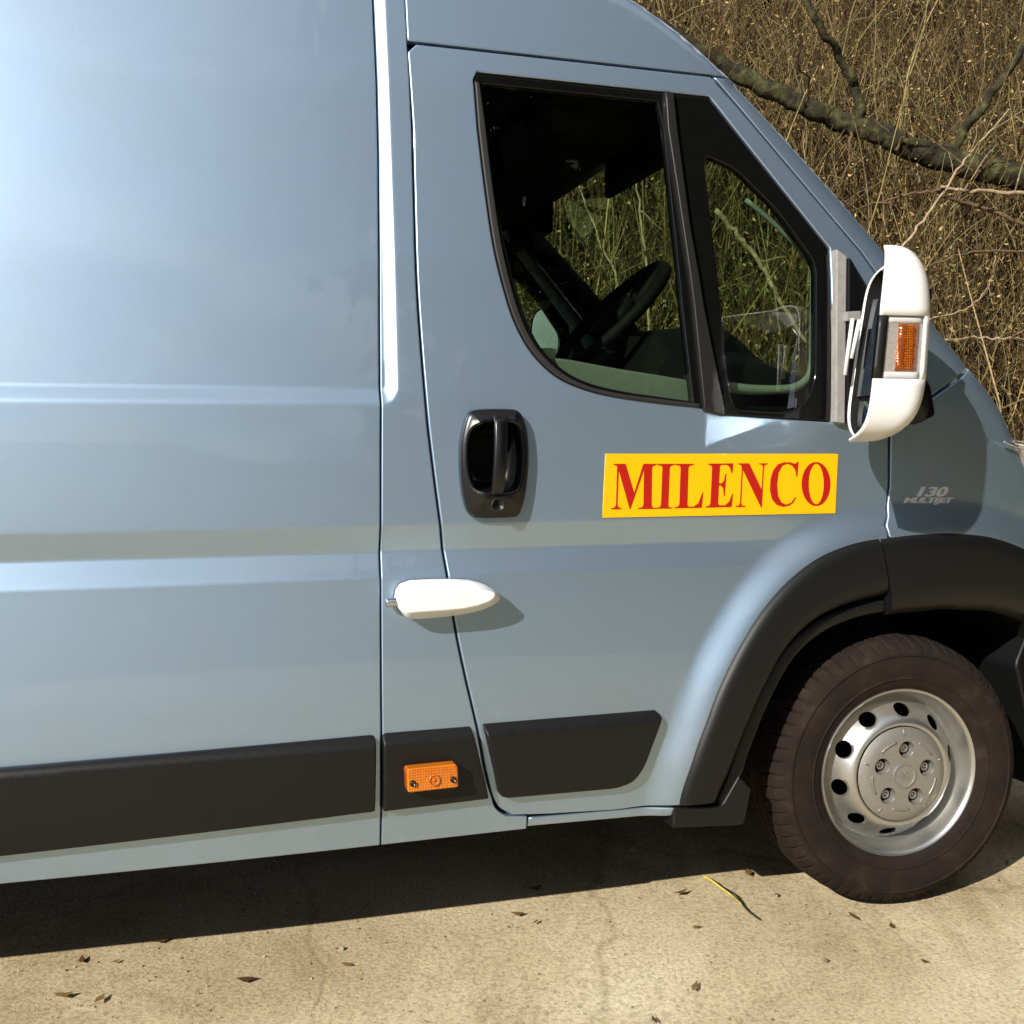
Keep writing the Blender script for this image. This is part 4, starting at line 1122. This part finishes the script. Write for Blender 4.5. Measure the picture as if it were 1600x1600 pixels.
# thin white tabs of the clip-on cover on the inner rear edge
for a, b in (((1332, 498), (1320, 586)), ((1343, 500), (1330, 560))):
    p, q = at(*a, -.115), at(*b, -.115); v, f = tube([p, q], .005, 6); mesh('cover_tab', v, f, M['white'], mirror)

# ------------------------------------------------------------------ front wheel
wheel = empty('wheel'); 
NT = 441
prof = [(0.214, 0.006), (0.222, -0.004), (0.232, -0.010), (0.245, -0.0135), (0.2465, -0.0165), (0.2495, -0.0165), (0.251, -0.0145), (0.270, -0.0185), (0.296, -0.0180), (0.305, -0.0165), (0.3065, -0.0195), (0.3095, -0.0195), (0.311, -0.0155), (0.322, -0.010), (0.334, -0.001), (0.3425, 0.012), (0.3475, 0.026), (0.3505, 0.048), (0.351, 0.058), (0.344, 0.060), (0.344, 0.068), (0.3515, 0.070), (0.353, 0.096), (0.346, 0.098), (0.346, 0.106), (0.353, 0.108), (0.3515, 0.134), (0.344, 0.136), (0.344, 0.144), (0.351, 0.146), (0.3475, 0.176), (0.340, 0.192), (0.320, 0.206), (0.26, 0.212), (0.215, 0.20)]
V, F = [], []; m = len(prof)
for i in range(NT):
    a = 2 * math.pi * i / NT; gslot = (i % 7 == 0)
    for k, (r, o) in enumerate(prof):
        rr = r
        if gslot and k in (14, 15, 16, 17): rr = r - 0.0065
        if gslot and k in (28, 29, 30): rr = r - 0.0065
        V.append((rr * math.cos(a + (0.006 * (k - 13) if 13 <= k <= 18 else 0.03)), o, rr * math.sin(a + (0.006 * (k - 13) if 13 <= k <= 18 else 0.03))))
for i in range(NT):
    j = (i + 1) % NT
    for k in range(m - 1): F.append((i * m + k, i * m + k + 1, (i + 1) % NT * m + k + 1, (i + 1) % NT * m + k))
tyre = mesh('tyre', V, F, M['tyre'], wheel, True, angle=math.radians(35))
rim = empty('rim', parent=wheel)
V, F = lathe([(0.214, 0.012), (0.2185, 0.004), (0.2195, -0.001), (0.2175, -0.0045), (0.2130, -0.0030), (0.2085, 0.004), (0.2060, 0.012), (0.2045, 0.026), (0.1985, 0.034), (0.1945, 0.046), (0.1925, 0.060), (0.186, 0.066)], 160)
mesh('rim_barrel', V, F, M['silver'], wheel, True, angle=math.radians(50))
# disc with ventilation holes: one sector unrolled, repeated
dprof = [(0.190, 0.066), (0.187, 0.059), (0.180, 0.046), (0.170, 0.031), (0.159, 0.016), (0.149, 0.004), (0.141, -0.004), (0.134, -0.009), (0.128, -0.0105), (0.1235, -0.007)]
dp = np.array(dprof); dl = np.concatenate([[0], np.cumsum(np.hypot(*np.diff(dp, axis=0).T))])
NH = 10; NSEC = 2 * math.pi / NH
def disc_mesh(phase):
    ang = np.linspace(-NSEC / 2, NSEC / 2, 13); rm = 0.160
    pts = [(a * rm, s) for a in ang for s in np.linspace(0, dl[-1], 15)]
    hc = np.interp(0.160, dp[::-1, 0], dl[::-1]); hole = [(0.0232 * math.cos(t), hc + 0.0240 * math.sin(t)) for t in np.linspace(0, 2 * math.pi, 29)[:-1]]
    pts = [p for p in pts if math.hypot(p[0] / .026, (p[1] - hc) / .0265) > 1]
    V2 = [Vector(p) for p in hole + pts]; E = [(i, (i + 1) % 28) for i in range(28)]
    vv, _, ff, _, _, _ = delaunay_2d_cdt(V2, E, [], 0, 1e-6); W_ = np.array([v[:] for v in vv]); F_ = [f for f in ff if not in_poly([W_[list(f)].mean(0)], hole)[0]]
    V, F = [], []
    for h in range(NH):
        o = len(V)
        for u, s in W_:
            a = u / rm + phase + h * NSEC; r = np.interp(s, dl, dp[:, 0]); off = np.interp(s, dl, dp[:, 1]); V.append((r * math.cos(a), off, r * math.sin(a)))
        F += [tuple(o + i for i in f) for f in F_]
        # rolled hole edge
        ids = {}
        n0 = len(V)
        for k, (u, s) in enumerate(hole):
            a = u / rm * .96 + phase + h * NSEC; s2 = hc + (s - hc) * .96; r = np.interp(s2, dl, dp[:, 0]); off = np.interp(s2, dl, dp[:, 1]) + .007; V.append((r * math.cos(a) , off, r * math.sin(a)))
        F += [(o + k, o + (k + 1) % 28, n0 + (k + 1) % 28, n0 + k) for k in range(28)]
    return V, F
V, F = disc_mesh(math.radians(12.4))
import bmesh
dm = mesh('wheel_disc', V, F, M['silver'], wheel)
bmx = bmesh.new(); bmx.from_mesh(dm.data); bmesh.ops.remove_doubles(bmx, verts=bmx.verts, dist=2e-4); bmesh.ops.recalc_face_normals(bmx, faces=bmx.faces); bmx.to_mesh(dm.data); bmx.free()
dm.data.polygons.foreach_set('use_smooth', [True] * len(dm.data.polygons)); dm.data.set_sharp_from_angle(angle=math.radians(50))
V, F = lathe([(0.21, 0.075), (0.19, 0.10), (0.10, 0.10), (0.0, 0.10)], 48); mesh('brake_drum', V, F, M['dark'], wheel)
# centre cap with five bolt wells
capz = -0.016
def cap_mesh():
    R = 0.1220; pts = [(r * math.cos(a), r * math.sin(a)) for r in np.linspace(0.004, R - .004, 13) for a in np.linspace(0, 2 * math.pi, int(10 + r * 500), endpoint=False)]
    rim_ = [(R * math.cos(a), R * math.sin(a)) for a in np.linspace(0, 2 * math.pi, 97)[:-1]]
    holes = []
    for k in range(5):
        a = math.radians(85 + 72 * k); c = np.array([math.cos(a), math.sin(a)]) * .0665
        holes.append([(c[0] + 0.0215 * math.cos(t), c[1] + .0215 * math.sin(t)) for t in np.linspace(0, 2 * math.pi, 25)[:-1]])
    pts = [p for p in pts if all(math.hypot(p[0] - np.mean([h[0] for h in H]), p[1] - np.mean([h[1] for h in H])) > .0235 for H in holes)]
    V2 = rim_[:]; E = [(i, (i + 1) % 96) for i in range(96)]
    for H in holes:
        o = len(V2); V2 += H; E += [(o + i, o + (i + 1) % 24) for i in range(24)]
    V2 += pts
    vv, _, ff, _, _, _ = delaunay_2d_cdt([Vector(p) for p in V2], E, [], 0, 1e-7); W_ = np.array([v[:] for v in vv])
    F_ = [tuple(f) for f in ff if not any(in_poly([W_[list(f)].mean(0)], H)[0] for H in holes)]
    rr = np.hypot(W_[:, 0], W_[:, 1]); off = capz - .003 * (rr < .100) * 1.0 - .004 * (1 - (rr / R) ** 2) + .006 * sstep(.112, R, rr)
    V = [(W_[i, 0], off[i], W_[i, 1]) for i in range(len(W_))]; F = F_
    for H in holes:
        c = np.mean(H, 0); o = len(V)
        for s, d in ((1.0, 0.0), (.95, .008), (.86, .030)):
            for p in H: V.append((c[0] + (p[0] - c[0]) * s, capz - .006 + d, c[1] + (p[1] - c[1]) * s))
        for j in range(2): F += [(o + j * 24 + i, o + j * 24 + (i + 1) % 24, o + (j + 1) * 24 + (i + 1) % 24, o + (j + 1) * 24 + i) for i in range(24)]
    return V, F
V, F = cap_mesh(); cap = mesh('centre_cap', V, F, M['cap'], wheel)
bmx = bmesh.new(); bmx.from_mesh(cap.data); bmesh.ops.recalc_face_normals(bmx, faces=bmx.faces); bmx.to_mesh(cap.data); bmx.free()
cap.data.polygons.foreach_set('use_smooth', [True] * len(cap.data.polygons)); cap.data.set_sharp_from_angle(angle=math.radians(30))
for k in range(5):
    a = math.radians(85 + 72 * k); c = np.array([math.cos(a), math.sin(a)]) * .0665
    V, F = lathe([(0.0120, .016), (0.0120, .006), (0.0100, .004), (0.0065, .004), (0.006, .010), (0, .001)], 18)
    V2_, F2_ = lathe([(0.0195, .022), (0.0130, .022), (0.0125, .026), (0, .026)], 20); mesh('bolt_well_shade', [(x + c[0], y + capz - .006, z + c[1]) for x, y, z in V2_], F2_, M['dark'], wheel)  # black floor disc stands in for the shade deep in each well
    mesh('wheel_bolt', [(x + c[0], y + capz + .002, z + c[1]) for x, y, z in V], F, M['steel'], wheel, True, angle=math.radians(40))
    a2 = math.radians(85 + 36 + 72 * k); arc = [(.090 * math.cos(t), capz - .0068, .090 * math.sin(t)) for t in np.linspace(a2 - .26, a2 + .26, 10)]
    v, f = tube(arc, .0026, 6); mesh('cap_rib', v, f, M['cap'], wheel)
    a3 = math.radians(85 + 72 * k + 5); v, f = tube([(0.103 * math.cos(a3), capz - .0035, .103 * math.sin(a3)), (.118 * math.cos(a3), capz + .0015, .118 * math.sin(a3))], .0022, 6); mesh('cap_rib', v, f, M['cap'], wheel)
V, F = lathe([(0.0315, capz - .0065), (0.0315, capz - .0105), (0.0280, capz - .0105), (0.0268, capz - .0080), (0.0, capz - .0082)], 40); mesh('cap_emblem', V, F, M['cap'], wheel, True, angle=math.radians(30))
V, F = text_mesh('FIAT', 1.0, 0.08); V[:, :2] -= (V[:, :2].max(0) + V[:, :2].min(0)) / 2; V *= np.array([.025 / np.ptp(V[:, 0]), .018 / np.ptp(V[:, 1]), .012])
mesh('emblem_lettering', [(x, capz - .0085 - z, y) for x, y, z in V], F, M['steel'], wheel, False)
bpy.data.objects.remove(rim)
wheel.location = (HUB[0] - .004, 0.015, HUB[1] + .003); wheel.rotation_euler = (0, 0, math.radians(-4.9))

# ------------------------------------------------------------------ cabin
door_trim_px = [(852, 560), (880, 562), (960, 577), (1030, 588), (1098, 600), (1110, 668), (980, 650), (880, 614)]
o_ = [tuple(at(px, py, 0.11)[[0, 2]]) for px, py in door_trim_px]
dtrim = extr(rounded(o_, .02, 4), 0.085, 0.13, M['greytrim'], 'door_trim', None, None, 0.008)
# pale inner surround of the quarter window
qs = [np.array([*hit(px, py, .06)[:1], float(S(*hit(px, py, .06))) + .06, hit(px, py, .06)[1]]) for px, py in [(1165, 312), (1210, 350), (1262, 404), (1270, 440), (1270, 520), (1268, 575), (1255, 598), (1230, 608), (1180, 609), (1138, 605)]]
v, f = tube(np.array(crv(qs, 4)), np.linspace(.006, .013, 37), 8); qsur = mesh('quarter_window_surround', v, f, M['greytrim'], None)
parts = []
# dashboard block with a hood over the instruments
dsh = rings([[(1.06, y, 0.75), (1.06, y, 1.22 + h * .6), (1.16, y, 1.36 + h), (1.36, y, 1.38 + h), (1.60, y, 1.33), (1.86, y, 1.24), (1.86, y, 0.75)] for y, h in ((.10, .02), (.22, .06), (.30, .13), (.50, .15), (.70, .13), (.80, .05), (1.1, .02), (1.5, .03), (1.9, .02))])
dash = mesh('dashboard', *dsh, M['cabin'], None, False); bevel(dash, .02, 3)
bulk = mesh('bulkhead', *box((0.36, 1.0, 1.25), (.03, 1.66, 1.6)), M['cabin'], None, False)
floor = mesh('cab_floor', *box((1.0, 1.0, 0.52), (1.6, 1.76, .05)), M['cabin'], None, False)
hlx = ap_out[-1][0]
head = mesh('roof_lining', *box((0.80, 1.0, 2.075), (0.80, 1.66, .05)), M['headliner'], None, False); bevel(head, .02)
shelf = mesh('overhead_shelf', *box((0.96, 1.0, 2.01), (0.28, 1.6, .12)), M['headliner'], None, False); bevel(shelf, .04, 3)
vis = []
for y0 in (0.50, 1.48):
    v = mesh('sun_visor', *box((1.20, y0, 2.00), (.025, .46, .15)), M['headliner'], None, False); bevel(v, .01); vis.append(v)
def seat(y0, dx=0.0):
    s = empty('seat')
    def loft(name, secs, mat): 
        L = []
        for (x, z, w, t) in secs: L.append([(x + t * math.copysign(abs(math.cos(a)) ** .6, math.cos(a)) + dx, y0 + w * math.copysign(abs(math.sin(a)) ** .5, math.sin(a)), z) for a in np.linspace(0, 2 * math.pi, 21)[:-1]])
        return mesh(name, *rings(L), mat, s)
    loft('backrest', [(.80, .88, .22, .07), (.76, 1.05, .25, .08), (.70, 1.35, .25, .075), (.66, 1.52, .20, .06), (.65, 1.56, .12, .03)], M['seat'])
    loft('headrest', [(.68, 1.58, .08, .03), (.68, 1.62, .13, .055), (.67, 1.72, .13, .06), (.66, 1.80, .10, .045), (.66, 1.82, .05, .02)], M['seat'])
    loft('cushion', [(1.0, .74, .24, .26), (1.0, .80, .27, .29), (1.0, .90, .25, .28), (1.0, .92, .20, .22)], M['seat'])
    return s
s1 = seat(.50); s2 = seat(1.45, -0.05)
# steering wheel
sw = empty('steering_wheel')
cw = np.array([1.12, 0.50, 1.55]); ax = np.array([-0.72, 0, 0.69]); ax /= np.linalg.norm(ax); e1 = np.array([0, 1.0, 0]); e2 = np.cross(ax, e1)
v, f = tube([cw + .195 * (e1 * math.cos(a) + e2 * math.sin(a)) for a in np.linspace(0, 2 * math.pi, 49)[:-1]], .017, 10, True); mesh('rim', v, f, M['cabin'], sw)
for a in (0.1, math.pi - .1, math.pi * 1.5 - .3, math.pi * 1.5 + .3):
    v, f = tube([cw - ax * .03 + .04 * (e1 * math.cos(a) + e2 * math.sin(a)), cw + .19 * (e1 * math.cos(a) + e2 * math.sin(a))], .014, 8); mesh('spoke', v, f, M['cabin'], sw)
v, f = tube([cw - ax * .02, cw + ax * .012], .075, 20); mesh('boss', v, f, M['cabin'], sw)
v, f = tube([cw - ax * .02, cw - ax * .40], .035, 12); mesh('column', v, f, M['cabin'], sw)

# ------------------------------------------------------------------ far side of the van
far = {}
far['door'] = mirror_copy(door, 'front_door', None)
far['frame'] = mirror_copy(frame, 'window_frame', None); far['glass'] = mirror_copy(glass, 'window_glass', None); far['glassq'] = mirror_copy(glassq, 'quarter_glass', None)
far['pil'] = mirror_copy(apil, 'windscreen_pillar', None, mat=None); far['cargo'] = mirror_copy(cargo, 'side_panel', None); far['pillar'] = mirror_copy(pillar, 'pillar_panel', None)
far['wing'] = mirror_copy(wing, 'front_wing', None); far['roofside'] = mirror_copy(roofside, 'roof_side', None)
# black inner face of the far windscreen pillar
pin = [(p[0] - .03, 1.85, p[1] - .02) for p in ap_out]
v, f = tube(np.array(pin), .045, 8); far['pin'] = mesh('pillar_trim', v, f, M['cabin'], None)
pin2 = [(p[0] - .04, 0.16, p[1] - .02) for p in ap_out]
v, f = tube(np.array(pin2), .035, 8); ptrim = mesh('pillar_trim', v, f, M['cabin'], None)
fm_ = empty('wing_mirror')
for ch in list(mirror.children):
    if ch.name.split('.')[0] in ('mirror_cover', 'mirror_housing', 'mirror_backing', 'mirror_glass', 'wide_angle_glass', 'mirror_mount', 'mirror_arm'):
        c = mirror_copy(ch, ch.name.split('.')[0], fm_)
        for md in ch.modifiers:
            if md.type == 'SOLIDIFY': s = c.modifiers.new('solid', 'SOLIDIFY'); s.thickness = md.thickness; s.offset = 0
for wx, wy, wr in ((HUB[0], 1.97, math.pi + math.radians(-4.9)), (RW, 0.03, 0.0), (RW, 1.97, math.pi)):
    fw = wheel.copy(); sc.collection.objects.link(fw); fw.location = (wx, wy, HUB[1]); fw.rotation_euler = (0, 0, wr)
    for ch in wheel.children:
        c = ch.copy(); sc.collection.objects.link(c); c.parent = fw

# mirror head added above the far wing mirror, tilted to show sky
tow = empty('sky_mirror')
tc = at(860, 517, 2.33); nr = np.array([-.80, -1.50, .62]); nr /= np.linalg.norm(nr); ur = np.cross(nr, [0, 0, 1.0]); ur /= np.linalg.norm(ur); vr = np.cross(ur, nr)
def tloop(sx, sy, d): return [tc + ur * sx * math.copysign(abs(math.cos(a)) ** .65, math.cos(a)) + vr * sy * math.copysign(abs(math.sin(a)) ** .65, math.sin(a)) + nr * d for a in np.linspace(0, 2 * math.pi, 33)[:-1]]
V, F = rings([tloop(.02, .03, -.05), tloop(.075, .10, -.035), tloop(.092, .122, -.005), tloop(.092, .122, .006), tloop(.086, .115, .008), tloop(.084, .113, .002)], False); mesh('mirror_shell', V, F, M['trim'], tow)
mesh('mirror_glass', tloop(.085, .114, .003), [tuple(range(32))], M['mirror'], tow, False)
v, f = tube([tc - vr * .10 - nr * .02, tc - vr * .22 - nr * .02, np.array([1.45, 2.20, 1.50])], .012, 8); mesh('arm', v, f, M['trim'], tow)

# ------------------------------------------------------------------ parent everything of the van
def under_van(o, parent=van):
    o.parent = parent
    if parent is van: o.matrix_parent_inverse = Matrix.Translation(-VAN_OFF)
for o in list(sc.collection.objects):
    if o.parent is None and o.type in ('MESH', 'EMPTY') and o is not van and not o.get('label') and not o.get('kind'): under_van(o)
for o in (mo1, mo2, mo3, trimD, trimF, dlock): under_van(o)
def sub(child, parent):
    child.parent = parent; child.matrix_parent_inverse = Matrix.Identity(4)
for o in (frame, glass, glassq, chan, bar, handle, dtrim, qsur): sub(o, door)
for o in (bowl, grip, keyh, keyslot): o.parent = None; under_van(o)
hgrp = empty('door_handle_set'); bpy.data.objects.remove(hgrp)
# the handle is a part of the van with its own pieces; the surround carries them
handle.parent = van; handle.matrix_parent_inverse = Matrix.Translation(-VAN_OFF)
for o in (bowl, grip, keyh, keyslot): sub(o, handle)
for o in bits: sub(o, marker)
sub(lcyl, dlock); sub(gask, dlock); sub(hl_in, headlamp); sub(hl_t, headlamp)
for k in ('frame', 'glass', 'glassq'): sub(far[k], far['door'])

# ================================================================== YELLOW SIGN ON THE DOOR
def sign_px(x, y): return (920 + x / 3.9024, 690 + y / 3.9)
sg = [(946, 709), (1309, 709), (1304.5, 802), (941, 809)]
so = hits(sg); Ss = lambda x, z: S(x, z) - 0.0022
sign = panel('magnetic_sign', so, Ss, M['yellow'], None, 0.04, 0.0006, 0.002, bstep=0.03)
tag(sign, 'yellow magnetic sign with red MILENCO lettering stuck on the van door', 'sign')
LET = {
 'M': [(148, 135), (222, 135), (274, 312), (330, 135), (409, 135), (409, 142), (388, 150), (383, 162), (380, 388), (390, 402), (411, 404), (411, 410), (298, 410), (298, 404), (322, 399), (330, 386), (334, 172), (252, 410), (246, 410), (180, 176), (172, 382), (178, 399), (196, 406), (196, 412), (133, 412), (133, 406), (155, 400), (163, 385), (170, 152), (164, 145), (148, 142)],
 'I': [(414, 135), (520, 135), (520, 142), (497, 148), (491, 160), (482, 388), (488, 400), (507, 402), (507, 408), (412, 408), (412, 402), (430, 398), (437, 386), (446, 160), (441, 148), (414, 142)],
 'L': [(524, 135), (637, 135), (637, 142), (612, 148), (605, 160), (598, 384), (605, 395), (636, 395), (664, 376), (690, 310), (696, 310), (685, 403), (519, 406), (519, 400), (541, 395), (549, 382), (557, 160), (552, 148), (524, 142)],
 'E': [(725, 134), (878, 132), (873, 190), (867, 190), (857, 156), (838, 142), (806, 142), (797, 150), (791, 254), (805, 254), (820, 240), (830, 195), (836, 195), (826, 330), (820, 330), (816, 285), (803, 268), (790, 268), (785, 375), (793, 387), (828, 387), (853, 365), (871, 318), (877, 318), (867, 398), (709, 402), (709, 396), (730, 390), (738, 378), (749, 160), (744, 147), (725, 141)],
 'N': [(908, 132), (975, 132), (1051, 292), (1058, 152), (1052, 142), (1035, 138), (1035, 132), (1087, 132), (1087, 138), (1070, 143), (1065, 155), (1052, 400), (1046, 400), (936, 172), (926, 376), (932, 389), (952, 392), (952, 398), (892, 398), (892, 392), (911, 388), (918, 375), (930, 156), (924, 143), (908, 138)],
 'C': [(1275, 124), (1268, 215), (1262, 212), (1255, 172), (1236, 146), (1206, 135), (1177, 146), (1154, 190), (1145, 260), (1151, 330), (1171, 370), (1200, 383), (1230, 372), (1256, 338), (1261, 342), (1241, 375), (1214, 392), (1180, 397), (1141, 385), (1113, 350), (1101, 295), (1104, 230), (1121, 175), (1150, 138), (1190, 125), (1225, 126), (1250, 134), (1262, 131), (1266, 123)],
 'O': [(1382 + 88 * math.cos(t) - 6 * math.sin(t) * 0, 258 - 134 * math.sin(t)) for t in np.linspace(0, 2 * math.pi, 49)[:-1]]}
for ch, pts in LET.items():
    o2 = hits([sign_px(*p) for p in pts]); hs = []
    if ch == 'O': hs = [hits([sign_px(1383 + 46 * math.cos(t), 258 - 123 * math.sin(t)) for t in np.linspace(0, 2 * math.pi, 49)[:-1]])]
    panel('letter', o2, lambda x, z: S(x, z) - 0.0028, M['red'], sign, 0.5, 0.00005, 0.0004, holes=hs, bstep=0.05)

# ================================================================== blade of dry grass lying on the concrete
def litter():
    n = 2600; x = RNG.uniform(-1.2, 4.0, n); y = RNG.uniform(-1.6, 2.6, n); r = RNG.uniform(.0012, .0042, n) * (1 + (RNG.uniform(0, 1, n) > .97) * 1.2)
    oc = np.array([(1, 0, 0), (-1, 0, 0), (0, 1, 0), (0, -1, 0), (0, 0, .7), (0, 0, -.7)]); of = np.array([(0, 2, 4), (2, 1, 4), (1, 3, 4), (3, 0, 4), (2, 0, 5), (1, 2, 5), (3, 1, 5), (0, 3, 5)])
    V = oc[None] * RNG.uniform(.6, 1.3, (n, 6, 1)) * r[:, None, None] + np.stack([x, y, r * .3], 1)[:, None]
    F = (of[None] + 6 * np.arange(n)[:, None, None]).reshape(-1, 3)
    c = np.array([(0.30, 0.25, 0.17), (0.42, 0.37, 0.28), (0.16, 0.12, 0.08), (0.5, 0.46, 0.38)])[RNG.integers(0, 4, n)]
    tag(fast_mesh('gravel', V.reshape(-1, 3), F, M['stem'], np.repeat(c, 6, 0), True), 'loose grit scattered on the concrete', None, None, 'stuff')
    n = 46; x = RNG.uniform(-.6, 3.2, n); y = RNG.uniform(-.6, .5, n); V = []
    for i in range(n):
        a = RNG.uniform(0, 6.28); L = RNG.uniform(.012, .026); ux, uy = math.cos(a) * L, math.sin(a) * L; k = RNG.uniform(.3, .5); h = RNG.uniform(.002, .009)
        V += [(x[i] - ux, y[i] - uy, .003 + h), (x[i] + uy * k, y[i] - ux * k, .004), (x[i] + ux, y[i] + uy, .003 + h * .6), (x[i] - uy * k, y[i] + ux * k, .006)]
    c = np.array([(0.16, 0.09, 0.035), (0.24, 0.15, 0.06), (0.09, 0.05, 0.02)])[RNG.integers(0, 3, n)]
    tag(fast_mesh('fallen_leaves', V, np.arange(4 * n).reshape(n, 4), M['leaf'], np.repeat(c, 4, 0)), 'curled brown leaves blown onto the concrete', None, None, 'stuff')
litter()

def ground_twig():
    p = [at_ground(1130, 1386, .004), at_ground(1143, 1394, .006), at_ground(1152, 1401, .005), at_ground(1166, 1420, .004), at_ground(1186, 1436, .003)]
    v, f = tube(np.array(crv(p, 4)), .0022, 5); tag(mesh('twig', v, f, simple('dark_twig', (0.012, 0.01, 0.008), .8)), 'thin black twig lying beyond the yellow grass blade', 'twig')
ground_twig()

def grass_blade():
    m = simple('dry_grass', (0.45, 0.36, 0.06), 0.6, noise=.2)
    p = [at_ground(1098, 1368, .012), at_ground(1112, 1376, .02), at_ground(1128, 1388, .016), at_ground(1142, 1398, .004), at_ground(1158, 1412, .003)]
    v, f = tube(np.array(crv(p, 5)), np.linspace(.0045, .0015, 21), 5); o = mesh('grass_blade', v, f, m)
    tag(o, 'single yellow grass blade on the concrete behind the tyre', 'grass')
grass_blade()
